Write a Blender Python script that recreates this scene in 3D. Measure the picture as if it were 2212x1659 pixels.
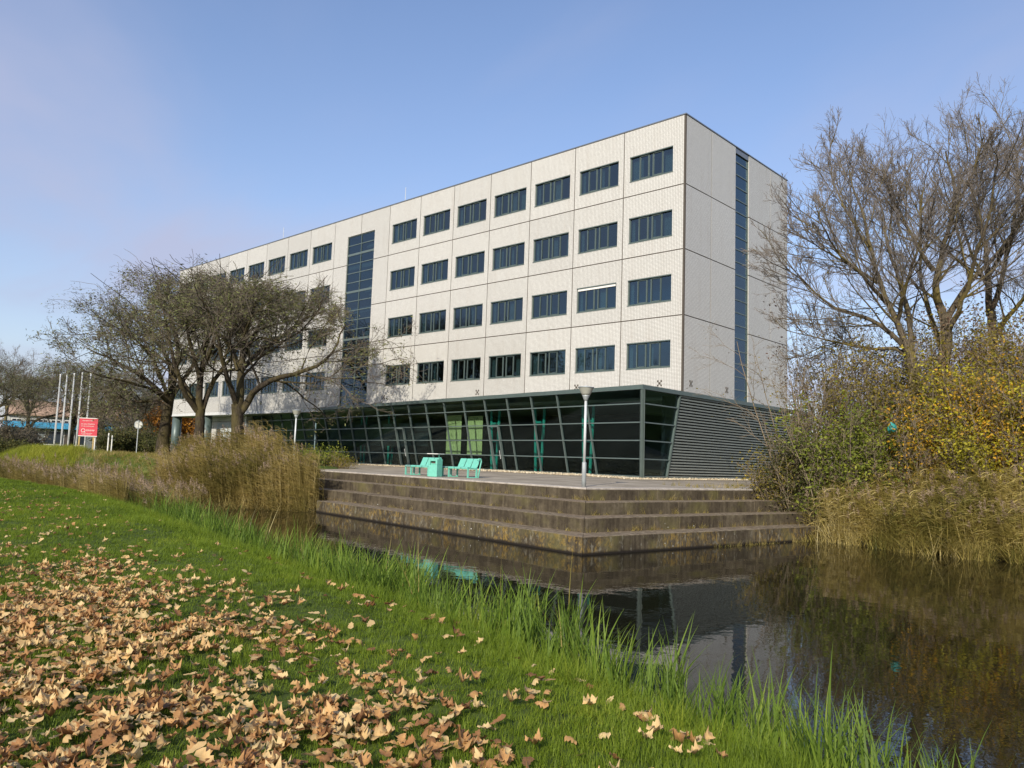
import bpy, math, random
import numpy as np
from mathutils import Matrix, Vector
for o in list(bpy.data.objects): bpy.data.objects.remove(o)
scn = bpy.context.scene
COL = scn.collection
R = math.radians
rng = np.random.default_rng(11)
random.seed(11)

# ------------------------------------------------------------------ camera
EYE = np.array([21.684, -36.433, 2.44])
FPX, PITCH, ROLL, YAW = 790.25, .0982, .0336, -.7507
_fw = np.array([math.sin(YAW)*math.cos(PITCH), math.cos(YAW)*math.cos(PITCH), math.sin(PITCH)])
_r = np.array([math.cos(YAW), -math.sin(YAW), 0.]); _u = np.cross(_r, _fw)
_rr = math.cos(ROLL)*_r + math.sin(ROLL)*_u; _uu = math.cos(ROLL)*_u - math.sin(ROLL)*_r
cam = bpy.data.cameras.new('camera'); camo = bpy.data.objects.new('camera', cam); COL.objects.link(camo)
m = Matrix.Identity(4)
for i in range(3):
    m[i][0] = _rr[i]; m[i][1] = _uu[i]; m[i][2] = -_fw[i]; m[i][3] = EYE[i]
camo.matrix_world = m
cam.sensor_width = 36; cam.lens = FPX/1024*36; cam.clip_start = .05; cam.clip_end = 5000
scn.camera = camo
scn.render.resolution_x = 1024; scn.render.resolution_y = 768

# ------------------------------------------------------------------ sky, sun, exposure
SUN_AZ = math.atan2(.40, -.917)          # clockwise from +Y, direction towards the sun
SUN_EL = R(27)
world = bpy.data.worlds.new('World'); scn.world = world; world.use_nodes = True
nt = world.node_tree; nt.nodes.clear()
wo = nt.nodes.new('ShaderNodeOutputWorld'); bg = nt.nodes.new('ShaderNodeBackground')
sky = nt.nodes.new('ShaderNodeTexSky'); sky.sky_type = 'NISHITA'; sky.sun_disc = False
sky.sun_elevation = SUN_EL; sky.sun_rotation = SUN_AZ; sky.altitude = 0
sky.air_density = 1.25; sky.dust_density = .8; sky.ozone_density = 3.0
SKY = .13
bg.inputs['Strength'].default_value = SKY
# thin high cloud: noise on a flat layer seen from below, the same all round the sky
tc = nt.nodes.new('ShaderNodeTexCoord'); sep = nt.nodes.new('ShaderNodeSeparateXYZ')
nt.links.new(tc.outputs['Generated'], sep.inputs[0])
def wm(op, a, b=None, c=None):
    n = nt.nodes.new('ShaderNodeMath'); n.operation = op
    for i, v in enumerate((a, b, c)):
        if v is None: continue
        if isinstance(v, (int, float)): n.inputs[i].default_value = v
        else: nt.links.new(v, n.inputs[i])
    return n.outputs[0]
zz = wm('ADD', wm('MAXIMUM', sep.outputs['Z'], 0.0), .12)
cx = wm('DIVIDE', sep.outputs['X'], zz); cy = wm('DIVIDE', sep.outputs['Y'], zz)
cmb = nt.nodes.new('ShaderNodeCombineXYZ'); nt.links.new(cx, cmb.inputs[0]); nt.links.new(cy, cmb.inputs[1])
mp = nt.nodes.new('ShaderNodeMapping'); nt.links.new(cmb.outputs[0], mp.inputs[0])
mp.inputs['Rotation'].default_value = (0, 0, R(35)); mp.inputs['Scale'].default_value = (.42, 1.0, 1); mp.inputs['Location'].default_value = (3.1, .7, 0)
nz = nt.nodes.new('ShaderNodeTexNoise'); nz.inputs['Scale'].default_value = .75; nz.inputs['Detail'].default_value = 6; nz.inputs['Roughness'].default_value = .5
nz.inputs['Distortion'].default_value = .6
nt.links.new(mp.outputs[0], nz.inputs['Vector'])
cr = nt.nodes.new('ShaderNodeMapRange'); cr.inputs['From Min'].default_value = .40; cr.inputs['From Max'].default_value = .68; cr.interpolation_type = 'SMOOTHSTEP'
nt.links.new(nz.outputs['Fac'], cr.inputs['Value'])
hz = wm('POWER', wm('SUBTRACT', 1.0, wm('MAXIMUM', sep.outputs['Z'], 0.0)), 3.0)
cf = wm('ADD', wm('MULTIPLY', cr.outputs[0], .8), wm('MULTIPLY', hz, .5))
cf = wm('MINIMUM', cf, .85)
mix = nt.nodes.new('ShaderNodeMixRGB'); nt.links.new(cf, mix.inputs[0]); nt.links.new(sky.outputs[0], mix.inputs[1])
mix.inputs[2].default_value = (3.05, 3.3, 4.0, 1)
mlt = nt.nodes.new('ShaderNodeMixRGB'); mlt.blend_type = 'MULTIPLY'; mlt.inputs[0].default_value = 1; mlt.inputs[2].default_value = (.97, .94, 1.04, 1); nt.links.new(mix.outputs[0], mlt.inputs[1])
nt.links.new(mlt.outputs[0], bg.inputs[0]); nt.links.new(bg.outputs[0], wo.inputs[0])
sl = bpy.data.lights.new('sun', 'SUN'); sl.energy = 3.6; sl.angle = R(.53); sl.color = (1, .93, .80)
so = bpy.data.objects.new('sun', sl); COL.objects.link(so)
sd = Vector((math.sin(SUN_AZ)*math.cos(SUN_EL), math.cos(SUN_AZ)*math.cos(SUN_EL), math.sin(SUN_EL)))
so.rotation_euler = sd.to_track_quat('Z', 'Y').to_euler(); so.location = (30, -60, 60)
scn.view_settings.view_transform = 'Standard'; scn.view_settings.look = 'None'; scn.view_settings.gamma = 1
scn.view_settings.exposure = 0.42
scn.view_settings.use_curve_mapping = False
scn.render.engine = 'CYCLES'
scn.cycles.max_bounces = 4; scn.cycles.diffuse_bounces = 2; scn.cycles.glossy_bounces = 3; scn.cycles.transmission_bounces = 2; scn.cycles.transparent_max_bounces = 8
scn.cycles.caustics_reflective = False; scn.cycles.caustics_refractive = False

# ------------------------------------------------------------------ helpers
def pix(dx, dy, dist):
    """point seen at pixel (dx,dy) of the 2212x1659 view, at a horizontal distance in metres"""
    v = _fw + _rr*((dx-1106)/2.16016/FPX) - _uu*((dy-829.5)/2.16016/FPX)
    return EYE + v*(dist/np.linalg.norm(v[:2]))
def link(o, parent=None):
    COL.objects.link(o)
    if parent is not None: o.parent = parent
    return o
def tag(o, label=None, cat=None, group=None, kind=None):
    if label: o['label'] = label
    if cat: o['category'] = cat
    if group: o['group'] = group
    if kind: o['kind'] = kind
    return o
def empty(name, loc=(0, 0, 0), rz=0):
    o = bpy.data.objects.new(name, None); o.location = loc; o.rotation_euler = (0, 0, rz); o.empty_display_size = .2
    return link(o)
def obj(name, me, parent=None, loc=None, rot=None):
    o = bpy.data.objects.new(name, me)
    if loc is not None: o.location = loc
    if rot is not None: o.rotation_euler = rot
    return link(o, parent)
class MB:
    def __init__(s): s.v = []; s.f = []
    def quad(s, a, b, c, d):
        n = len(s.v); s.v += [a, b, c, d]; s.f.append((n, n+1, n+2, n+3)); return s
    def box(s, x0, x1, y0, y1, z0, z1):
        n = len(s.v)
        s.v += [(x0,y0,z0),(x1,y0,z0),(x1,y1,z0),(x0,y1,z0),(x0,y0,z1),(x1,y0,z1),(x1,y1,z1),(x0,y1,z1)]
        s.f += [tuple(n+i for i in q) for q in ((0,3,2,1),(4,5,6,7),(0,1,5,4),(1,2,6,5),(2,3,7,6),(3,0,4,7))]
        return s
    def prism(s, poly, z0, z1):
        """poly ccw list of xy; z0/z1 number or per-vertex list"""
        n = len(s.v); k = len(poly)
        za = z0 if hasattr(z0, '__len__') else [z0]*k; zb = z1 if hasattr(z1, '__len__') else [z1]*k
        s.v += [(p[0], p[1], za[i]) for i, p in enumerate(poly)] + [(p[0], p[1], zb[i]) for i, p in enumerate(poly)]
        s.f.append(tuple(n+i for i in reversed(range(k)))); s.f.append(tuple(n+k+i for i in range(k)))
        for i in range(k): s.f.append((n+i, n+(i+1)%k, n+k+(i+1)%k, n+k+i))
        return s
    def bar(s, a, b, w, d, up=(0, 0, 1)):
        """rectangular bar from a to b, w across, d along 'up'"""
        a = Vector(a); b = Vector(b); t = (b-a).normalized(); upv = Vector(up)
        x = t.cross(upv)
        if x.length < 1e-4: x = t.cross(Vector((0, 1, 0)))
        x.normalize(); y = x.cross(t)
        n = len(s.v)
        for p in (a, b):
            for sx, sy in ((-1,-1),(1,-1),(1,1),(-1,1)):
                q = p + x*(sx*w/2) + y*(sy*d/2); s.v.append(tuple(q))
        s.f += [tuple(n+i for i in q) for q in ((3,2,1,0),(4,5,6,7),(0,1,5,4),(1,2,6,5),(2,3,7,6),(3,0,4,7))]
        return s
    def tube(s, pts, rad, sides=8, cap=True):
        pts = [Vector(p) for p in pts]; rad = rad if hasattr(rad, '__len__') else [rad]*len(pts)
        n = len(s.v); up = Vector((.31, .2, .93))
        for i, p in enumerate(pts):
            t = (pts[min(i+1, len(pts)-1)] - pts[max(i-1, 0)]).normalized()
            x = t.cross(up)
            if x.length < .05: x = t.cross(Vector((1, 0, 0)))
            x.normalize(); y = t.cross(x)
            for k in range(sides):
                a = 2*math.pi*k/sides; s.v.append(tuple(p + (x*math.cos(a) + y*math.sin(a))*rad[i]))
        for i in range(len(pts)-1):
            for k in range(sides):
                k2 = (k+1) % sides; s.f.append((n+i*sides+k, n+i*sides+k2, n+(i+1)*sides+k2, n+(i+1)*sides+k))
        if cap:
            s.f.append(tuple(n+k for k in reversed(range(sides)))); s.f.append(tuple(n+(len(pts)-1)*sides+k for k in range(sides)))
        return s
    def lathe(s, prof, sides=20, c=(0, 0)):
        n = len(s.v)
        for r, z in prof:
            for k in range(sides):
                a = 2*math.pi*k/sides; s.v.append((c[0]+r*math.cos(a), c[1]+r*math.sin(a), z))
        for i in range(len(prof)-1):
            for k in range(sides):
                k2 = (k+1) % sides; s.f.append((n+i*sides+k, n+i*sides+k2, n+(i+1)*sides+k2, n+(i+1)*sides+k))
        s.f.append(tuple(n+k for k in reversed(range(sides)))); s.f.append(tuple(n+(len(prof)-1)*sides+k for k in range(sides)))
        return s
    def mesh(s, name, mat=None, smooth=False):
        me = bpy.data.meshes.new(name); me.from_pydata([tuple(map(float, v)) for v in s.v], [], s.f)
        if mat: me.materials.append(mat)
        if smooth: me.polygons.foreach_set('use_smooth', [True]*len(me.polygons))
        me.update(); return me
    def build(s, name, mat=None, parent=None, loc=None, rot=None, smooth=False, bevel=0):
        o = obj(name, s.mesh(name, mat, smooth), parent, loc, rot)
        if bevel:
            b = o.modifiers.new('bevel', 'BEVEL'); b.width = bevel; b.segments = 2; b.limit_method = 'ANGLE'
        return o
def np_mesh(name, V, F, mat=None, smooth=False):
    """fast mesh: V (n,3), F (m,k)"""
    me = bpy.data.meshes.new(name); V = np.asarray(V, np.float32); F = np.asarray(F, np.int32)
    me.vertices.add(len(V)); me.vertices.foreach_set('co', V.ravel())
    k = F.shape[1]
    me.loops.add(F.size); me.loops.foreach_set('vertex_index', F.ravel())
    me.polygons.add(len(F)); me.polygons.foreach_set('loop_start', np.arange(0, F.size, k, dtype=np.int32))
    me.polygons.foreach_set('loop_total', np.full(len(F), k, np.int32))
    if smooth: me.polygons.foreach_set('use_smooth', np.ones(len(F), bool))
    if mat: me.materials.append(mat)
    me.update(calc_edges=True); me.validate(); return me
def tubes_np(P, Rr, sides):
    """P (B,N,3) polylines, Rr (B,N) radii -> V,F"""
    B, N, _ = P.shape
    T = np.gradient(P, axis=1); T /= np.linalg.norm(T, axis=2, keepdims=True)+1e-9
    up = np.array([.37, .21, .9]); X = np.cross(T, up); X /= np.linalg.norm(X, axis=2, keepdims=True)+1e-9
    Y = np.cross(T, X); a = np.arange(sides)*2*np.pi/sides
    V = P[:, :, None, :] + (X[:, :, None, :]*np.cos(a)[None, None, :, None] + Y[:, :, None, :]*np.sin(a)[None, None, :, None])*Rr[:, :, None, None]
    idx = np.arange(B*N*sides).reshape(B, N, sides); nx = np.roll(idx, -1, axis=2)
    F = np.stack([idx[:, :-1], nx[:, :-1], nx[:, 1:], idx[:, 1:]], -1).reshape(-1, 4)
    return V.reshape(-1, 3), F
def cat(parts):
    V = []; F = []; n = 0
    for v, f in parts: V.append(v); F.append(f+n); n += len(v)
    return np.concatenate(V), np.concatenate(F)

# ------------------------------------------------------------------ materials
class NB:
    """small node builder"""
    def __init__(s, name):
        s.m = bpy.data.materials.new(name); s.m.use_nodes = True; s.t = s.m.node_tree
        s.b = s.t.nodes['Principled BSDF']; s.out = s.t.nodes['Material Output']
    def n(s, typ, **kw):
        x = s.t.nodes.new(typ)
        for k, v in kw.items(): setattr(x, k, v)
        return x
    def l(s, a, b): s.t.links.new(a, b); return s
    def math(s, op, a, b=None, clamp=False):
        x = s.n('ShaderNodeMath', operation=op, use_clamp=clamp)
        for i, v in enumerate((a, b)):
            if v is None: continue
            if isinstance(v, (int, float)): x.inputs[i].default_value = v
            else: s.l(v, x.inputs[i])
        return x.outputs[0]
    def pos(s, scale=(1, 1, 1), obj=False):
        if obj: o = s.n('ShaderNodeTexCoord').outputs['Object']
        else: o = s.n('ShaderNodeNewGeometry').outputs['Position']
        mp = s.n('ShaderNodeMapping'); mp.inputs['Scale'].default_value = scale; s.l(o, mp.inputs[0]); return mp.outputs[0]
    def noise(s, vec, scale=1, detail=4, rough=.55, dist=0):
        x = s.n('ShaderNodeTexNoise'); x.inputs['Scale'].default_value = scale; x.inputs['Detail'].default_value = detail
        x.inputs['Roughness'].default_value = rough; x.inputs['Distortion'].default_value = dist; s.l(vec, x.inputs['Vector']); return x.outputs['Fac']
    def ramp(s, fac, stops, interp='LINEAR'):
        x = s.n('ShaderNodeValToRGB'); e = x.color_ramp.elements; x.color_ramp.interpolation = interp
        while len(e) > 1: e.remove(e[0])
        e[0].position = stops[0][0]; e[0].color = (*stops[0][1], 1)
        for p, c in stops[1:]:
            q = e.new(p); q.color = (*c, 1)
        s.l(fac, x.inputs[0]); return x.outputs[0]
    def mixc(s, fac, a, b, mode='MIX'):
        x = s.n('ShaderNodeMixRGB', blend_type=mode)
        for i, v in enumerate((fac, a, b)):
            if isinstance(v, (int, float)): x.inputs[i].default_value = v
            elif isinstance(v, tuple): x.inputs[i].default_value = (*v, 1)
            else: s.l(v, x.inputs[i])
        return x.outputs[0]
    def rng(s, v, a, b, c=0., d=1.):
        x = s.n('ShaderNodeMapRange'); s.l(v, x.inputs[0])
        for i, q in enumerate((a, b, c, d)): x.inputs[i+1].default_value = q
        return x.outputs[0]
    def rand(s): return s.n('ShaderNodeObjectInfo').outputs['Random']
    def color(s, c):
        if isinstance(c, tuple): s.b.inputs['Base Color'].default_value = (*c, 1)
        else: s.l(c, s.b.inputs['Base Color'])
        return s
    def rough(s, r, metal=0, spec=.5):
        if isinstance(r, (int, float)): s.b.inputs['Roughness'].default_value = r
        else: s.l(r, s.b.inputs['Roughness'])
        s.b.inputs['Metallic'].default_value = metal; s.b.inputs['Specular IOR Level'].default_value = spec; return s
    def bump(s, h, strength=.3, dist=.02):
        x = s.n('ShaderNodeBump'); x.inputs['Strength'].default_value = strength; x.inputs['Distance'].default_value = dist
        s.l(h, x.inputs['Height']); s.l(x.outputs[0], s.b.inputs['Normal']); return s
    def translucent(s, col, fac):
        """thin leaf: part of the light passes through"""
        tr = s.n('ShaderNodeBsdfTranslucent')
        if isinstance(col, tuple): tr.inputs[0].default_value = (*col, 1)
        else: s.l(col, tr.inputs[0])
        mx = s.n('ShaderNodeMixShader'); mx.inputs[0].default_value = fac
        s.l(s.b.outputs[0], mx.inputs[1]); s.l(tr.outputs[0], mx.inputs[2]); s.l(mx.outputs[0], s.out.inputs[0]); return s
def plain(name, c, r=.5, metal=0, var=.12, scale=3., spec=.5):
    k = NB(name); f = k.noise(k.pos(), scale, 5, .6)
    lo = tuple(x*(1-var) for x in c); hi = tuple(min(1, x*(1+var)) for x in c)
    k.color(k.ramp(f, [(.3, lo), (.7, hi)])).rough(r, metal, spec); k.bump(f, .08, .01); return k.m
def leafy(name, cols, tr=.35, rough=.6, noise=None):
    """foliage of several tints; tint differs from leaf to leaf (island) and clump to clump"""
    k = NB(name); g = k.n('ShaderNodeNewGeometry').outputs['Random Per Island']
    n = k.noise(k.pos(), noise or .9, 2); f = k.math('ADD', k.math('MULTIPLY', g, .55), k.math('MULTIPLY', k.rng(n, .3, .7), .45))
    c = k.ramp(f, [(i/(len(cols)-1)*.9+.05, q) for i, q in enumerate(cols)])
    k.color(c).rough(rough, 0, .3); k.translucent(c, tr); return k.m

M = {}
def mk_tile():
    k = NB('white_glazed_tile'); p = k.n('ShaderNodeNewGeometry').outputs['Position']
    s = k.n('ShaderNodeSeparateXYZ'); k.l(p, s.inputs[0])
    c = k.n('ShaderNodeCombineXYZ'); k.l(k.math('ADD', s.outputs[0], s.outputs[1]), c.inputs[0]); k.l(s.outputs[2], c.inputs[1])
    br = k.n('ShaderNodeTexBrick'); br.offset = 0; br.squash = 1
    br.inputs['Scale'].default_value = 1; br.inputs['Brick Width'].default_value = .1; br.inputs['Row Height'].default_value = .072
    br.inputs['Mortar Size'].default_value = .0085; br.inputs['Mortar Smooth'].default_value = .2
    br.inputs['Color1'].default_value = (.735, .72, .67, 1); br.inputs['Color2'].default_value = (.66, .645, .60, 1); br.inputs['Mortar'].default_value = (.19, .17, .14, 1)
    k.l(c.outputs[0], br.inputs['Vector'])
    # run-off streaks and general soiling, plus a little difference from panel to panel
    st = k.noise(k.pos((2.6, 2.6, .18)), 1, 5, .6); big = k.noise(k.pos((.35, .35, .5)), 1, 4, .6)
    dirt = k.math('MULTIPLY', k.rng(st, .5, .78), k.rng(big, .35, .7))
    pr = k.rng(k.rand(), 0, 1, .93, 1.03); pc = k.n('ShaderNodeCombineColor')
    for i in range(3): k.l(pr, pc.inputs[i])
    col = k.mixc(k.math('MULTIPLY', dirt, .55), br.outputs['Color'], (.40, .35, .29)); col = k.mixc(1, col, pc.outputs[0], 'MULTIPLY')
    k.color(col).rough(.38, 0, .5); k.bump(br.outputs['Fac'], -.35, .012); return k.m
M['tile'] = mk_tile()
M['seal'] = plain('joint_seal', (.085, .07, .055), .8)
M['slat'] = plain('grey_green_louvre', (.26, .29, .275), .45, .1, .08)
M['gframe'] = plain('grey_green_coated_aluminium', (.10, .135, .125), .42, .15, .08)
M['gframe_l'] = plain('pale_green_coated_aluminium', (.135, .175, .165), .38, .25, .08)
M['roofedge'] = plain('zinc_roof_edge', (.23, .25, .27), .4, .6)
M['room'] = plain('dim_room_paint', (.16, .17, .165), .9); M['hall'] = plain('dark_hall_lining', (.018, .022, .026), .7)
M['slab'] = plain('ceiling_board', (.38, .38, .36), .9)
M['curtain'] = plain('pale_curtain_cloth', (.45, .50, .47), .9, 0, .15, 6)
M['yellow_cloth'] = plain('yellow_green_curtain_cloth', (.62, .60, .26), .9, 0, .1, 3)
M['teal_paint'] = plain('teal_painted_steel', (.03, .36, .28), .45)
M['soffit'] = plain('white_soffit_board', (.62, .62, .60), .7)
def mk_glass(name, tint, refl=(.75, .88, 1.0), wob=.02, base=.03):
    k = NB(name); t = k.t; t.nodes.remove(k.b)
    tr = k.n('ShaderNodeBsdfTransparent'); tr.inputs[0].default_value = (*tint, 1)
    gl = k.n('ShaderNodeBsdfGlossy'); gl.inputs['Roughness'].default_value = .012; gl.inputs['Color'].default_value = (*refl, 1)
    ge = k.n('ShaderNodeNewGeometry'); dt_ = k.n('ShaderNodeVectorMath', operation='DOT_PRODUCT'); k.l(ge.outputs['Normal'], dt_.inputs[0]); k.l(ge.outputs['Incoming'], dt_.inputs[1])
    fr = k.math('POWER', k.math('SUBTRACT', 1.0, k.math('ABSOLUTE', dt_.outputs['Value'])), 5.0)
    nz = k.noise(k.pos((.7, .7, .7)), 1.1, 2); bp = k.n('ShaderNodeBump'); bp.inputs['Strength'].default_value = wob; bp.inputs['Distance'].default_value = .05
    k.l(nz, bp.inputs['Height']); k.l(bp.outputs[0], gl.inputs['Normal'])
    mx = k.n('ShaderNodeMixShader'); k.l(k.math('ADD', k.math('MULTIPLY', fr, 1-base), base, True), mx.inputs[0])
    k.l(tr.outputs[0], mx.inputs[1]); k.l(gl.outputs[0], mx.inputs[2]); k.l(mx.outputs[0], k.out.inputs[0]); return k.m
M['glass'] = mk_glass('tinted_window_glass', (.42, .51, .53), (.58, .76, .86), .02, .13)
M['glass_d'] = mk_glass('dark_plinth_glass', (.70, .80, .79), (.6, .75, .8), .015, .035)
def mk_concrete():
    k = NB('weathered_concrete'); P = k.pos()
    a = k.noise(P, 1.1, 6, .62); st = k.noise(k.pos((6, 6, .3)), 1, 6, .7); b = k.noise(P, 9, 5, .6)
    f = k.math('ADD', k.math('MULTIPLY', a, .42), k.math('ADD', k.math('MULTIPLY', st, .42), k.math('MULTIPLY', b, .18)))
    base = k.ramp(f, [(.34, (.026, .020, .013)), (.47, (.062, .048, .031)), (.57, (.11, .088, .056)), (.70, (.21, .175, .12))])
    g = k.n('ShaderNodeNewGeometry'); sn = k.n('ShaderNodeSeparateXYZ'); k.l(g.outputs['Normal'], sn.inputs[0]); sp = k.n('ShaderNodeSeparateXYZ'); k.l(g.outputs['Position'], sp.inputs[0])
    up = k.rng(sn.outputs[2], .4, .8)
    # lichen: orange-yellow crusts in patches along the water wall, white spots, olive algae in the tread corners
    ln = k.noise(P, .55, 3); lf = k.noise(k.pos((1, 1, .6)), 8.5, 7, .75); low = k.rng(sp.outputs[2], .62, .42)
    lich = k.math('MULTIPLY', k.math('MULTIPLY', k.rng(ln, .44, .58), k.rng(lf, .50, .58)), k.math('MULTIPLY', low, k.math('SUBTRACT', 1, up)))
    col = k.mixc(k.math('MULTIPLY', lich, .7, True), base, (.33, .215, .05))
    pal = k.math('MULTIPLY', k.rng(k.noise(k.pos((3, 3, 1.2)), 2.3, 5, .7), .56, .66), k.math('MULTIPLY', low, .5)); col = k.mixc(pal, col, (.34, .32, .25))
    v = k.n('ShaderNodeTexVoronoi'); v.inputs['Scale'].default_value = 5.0; k.l(k.pos((1, 1, 1.2)), v.inputs['Vector'])
    spt = k.math('MULTIPLY', k.math('LESS_THAN', v.outputs['Distance'], .13), k.math('GREATER_THAN', k.noise(k.pos(), .8, 2), .5))
    sv = k.n('ShaderNodeSeparateColor'); k.l(v.outputs['Color'], sv.inputs[0])
    spt = k.math('MULTIPLY', spt, k.math('GREATER_THAN', sv.outputs[0], .74)); spt = k.math('MULTIPLY', spt, k.rng(sp.outputs[2], .75, .5))
    col = k.mixc(k.math('MULTIPLY', spt, .8), col, (.68, .66, .60))
    alg = k.math('MULTIPLY', k.rng(k.noise(P, .7, 4, .6), .52, .68), .55); col = k.mixc(alg, col, (.17, .15, .052))
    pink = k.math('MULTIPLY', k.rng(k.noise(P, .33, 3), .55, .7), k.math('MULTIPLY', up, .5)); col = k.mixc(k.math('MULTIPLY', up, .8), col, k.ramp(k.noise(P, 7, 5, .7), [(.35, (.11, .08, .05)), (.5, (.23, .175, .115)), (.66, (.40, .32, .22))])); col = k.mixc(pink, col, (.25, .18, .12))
    # wet band just above the water
    col = k.mixc(k.rng(sp.outputs[2], .10, .03), col, (.018, .014, .011))
    k.color(col).rough(.9, 0, .25); k.bump(k.math('ADD', b, k.math('MULTIPLY', a, 1.2)), .5, .03); return k.m
M['concrete'] = mk_concrete()
def mk_paving():
    k = NB('terrace_paving'); P = k.pos(); a = k.noise(P, .7, 6, .6); b = k.noise(P, 14, 4)
    col = k.ramp(k.math('ADD', k.math('MULTIPLY', a, .75), k.math('MULTIPLY', b, .25)), [(.33, (.22, .185, .14)), (.5, (.34, .29, .222)), (.68, (.46, .40, .315))])
    k.color(col).rough(.9, 0, .3); k.bump(b, .3, .01); return k.m
M['paving'] = mk_paving()
M['coping'] = plain('pale_concrete_edge', (.44, .39, .33), .85, 0, .3, 5)
M['gravel'] = plain('pale_gravel', (.56, .47, .32), .9, 0, .3, 20)
M['stone'] = NB('pale_pebble'); _k = M['stone']; _k.color(_k.ramp(_k.rand(), [(0, (.30, .25, .17)), (.5, (.50, .43, .30)), (1, (.62, .56, .43))])).rough(.8); M['stone'] = _k.m
def mk_ground():
    k = NB('grassy_soil'); P = k.pos(); a = k.noise(P, .35, 5, .6); b = k.noise(P, 6, 5, .65)
    f = k.math('ADD', k.math('MULTIPLY', a, .5), k.math('MULTIPLY', b, .5))
    g = k.ramp(f, [(.35, (.04, .055, .012)), (.5, (.07, .10, .018)), (.65, (.11, .14, .028))])
    sp = k.n('ShaderNodeSeparateXYZ'); k.l(P, sp.inputs[0])
    mud = k.rng(k.math('ADD', sp.outputs[2], k.math('MULTIPLY', b, .25)), .42, .12); col = k.mixc(mud, g, (.028, .021, .013))
    k.color(col).rough(.95, 0, .2); k.bump(b, .7, .05); return k.m
M['ground'] = mk_ground()
def mk_water():
    k = NB('dark_pond_water'); P = k.pos()
    k.color((.012, .011, .006)).rough(.015, 0, .5); k.b.inputs['IOR'].default_value = 1.333
    w = k.noise(k.pos((1, 1, 1)), 3.2, 3, .5); w2 = k.noise(k.pos((1, 1, 1)), .55, 2, .5)
    k.bump(k.math('ADD', k.math('MULTIPLY', w, .35), k.math('MULTIPLY', w2, .7)), .11, .05); return k.m
M['water'] = mk_water()
def mk_bark(name, a, b, moss, amt):
    k = NB(name); P = k.pos((1, 1, .25)); f = k.noise(P, 14, 6, .65)
    c = k.ramp(f, [(.35, a), (.65, b)]); mo = k.math('MULTIPLY', k.rng(k.noise(k.pos(), 1.1, 4), .45, .62), amt)
    k.color(k.mixc(mo, c, moss)).rough(.95, 0, .2); k.bump(f, .9, .04); return k.m
M['bark'] = mk_bark('locust_bark', (.024, .018, .012), (.08, .064, .045), (.11, .09, .028), .5)
M['bark_r'] = mk_bark('mossy_grey_bark', (.05, .04, .027), (.14, .112, .075), (.19, .15, .04), .7)
M['twig'] = plain('grey_brown_twig', (.19, .16, .132), .9)
M['twig_l'] = plain('brown_twig', (.165, .135, .10), .9)
M['stem'] = plain('pale_grey_shrub_stem', (.23, .18, .12), .9)
M['mint'] = plain('mint_painted_steel', (.17, .53, .41), .45, 0, .08, 8)
M['mint_grey'] = plain('grey_mint_steel', (.16, .30, .26), .6, 0, .4, 9)  # darker, greyer and more mottled mint for the first bench seat
M['galv'] = plain('galvanised_post', (.62, .64, .63), .45, .1, .1, 4)
M['galv_d'] = plain('grey_galvanised_sleeve', (.40, .43, .43), .5, .2, .15, 6)
M['lamp_bowl'] = plain('milky_lamp_bowl', (.42, .42, .36), .35, 0, .1)
M['white'] = plain('white_paint', (.78, .77, .72), .5, 0, .06)
M['red'] = plain('red_sign_face', (.62, .045, .07), .5, 0, .06)
M['yellow_post'] = plain('weathered_timber_post', (.45, .33, .14), .8)
M['sign_grey'] = plain('grey_sign_back', (.50, .54, .56), .5)
M['blue'] = plain('blue_fascia', (.06, .33, .55), .5)
M['house_wall'] = plain('pale_house_wall', (.50, .50, .46), .8); M['house_dark'] = plain('grey_panel_wall', (.18, .20, .20), .8)
M['roof_tile'] = plain('tan_roof_tile', (.42, .28, .19), .9, 0, .2, 2)
M['pane_far'] = NB('far_window_glass'); M['pane_far'].color((.03, .04, .05)).rough(.1); M['pane_far'] = M['pane_far'].m
M['asphalt'] = plain('pale_path_paving', (.30, .26, .22), .9, 0, .15, 1.5)

# ------------------------------------------------------------------ terrain, water
POND = np.array([(60,-42),(34,-34.0),(25,-31.3),(21.5,-30.25),(18.75,-29.5),(15.8,-28.6),(12,-27.85),(8,-27.0),(3,-26.0),(-4,-24.4),(-12,-23.0),(-26,-22.6),(-50,-22.3),(-95,-20.5),
  (-95,-17.5),(-50,-19.6),(-26,-19.6),(-15,-19.0),(-9.5,-17.7),(-8.2,-16.75),(8.45,-19.25),(10.0,-8.8),(9.9,-7.9),(12.6,-8.6),(14.9,-9.4),(16.7,-9.1),(22,-10.2),(32,-12),(60,-14)])
NEAR = POND[:14]
def seg_dist(X, Y, poly, closed=True):
    d = np.full(X.shape, 1e9); n = len(poly)
    for i in range(n if closed else n-1):
        a = poly[i]; b = poly[(i+1) % n]; e = b-a; L = e@e
        t = np.clip(((X-a[0])*e[0]+(Y-a[1])*e[1])/L, 0, 1)
        d = np.minimum(d, np.hypot(X-a[0]-t*e[0], Y-a[1]-t*e[1]))
    return d
def inside(X, Y, poly):
    c = np.zeros(X.shape, bool); n = len(poly)
    for i in range(n):
        (x1, y1), (x2, y2) = poly[i], poly[(i+1) % n]
        k = ((y1 > Y) != (y2 > Y)); xi = x1+(Y-y1)*(x2-x1)/((y2-y1) if y2 != y1 else 1e-9); c ^= k & (X < xi)
    return c
def sstep(x, a, b):
    t = np.clip((x-a)/(b-a), 0, 1); return t*t*(3-2*t)
TA = R(8.5); TL = np.array([-math.cos(TA), math.sin(TA)]); TR = np.array([math.sin(TA), math.cos(TA)])   # terrace: along the long edge / back from it
C0 = np.array([8.45, -19.25])
def terr(a, b): return C0 + TL*a + TR*b
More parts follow.
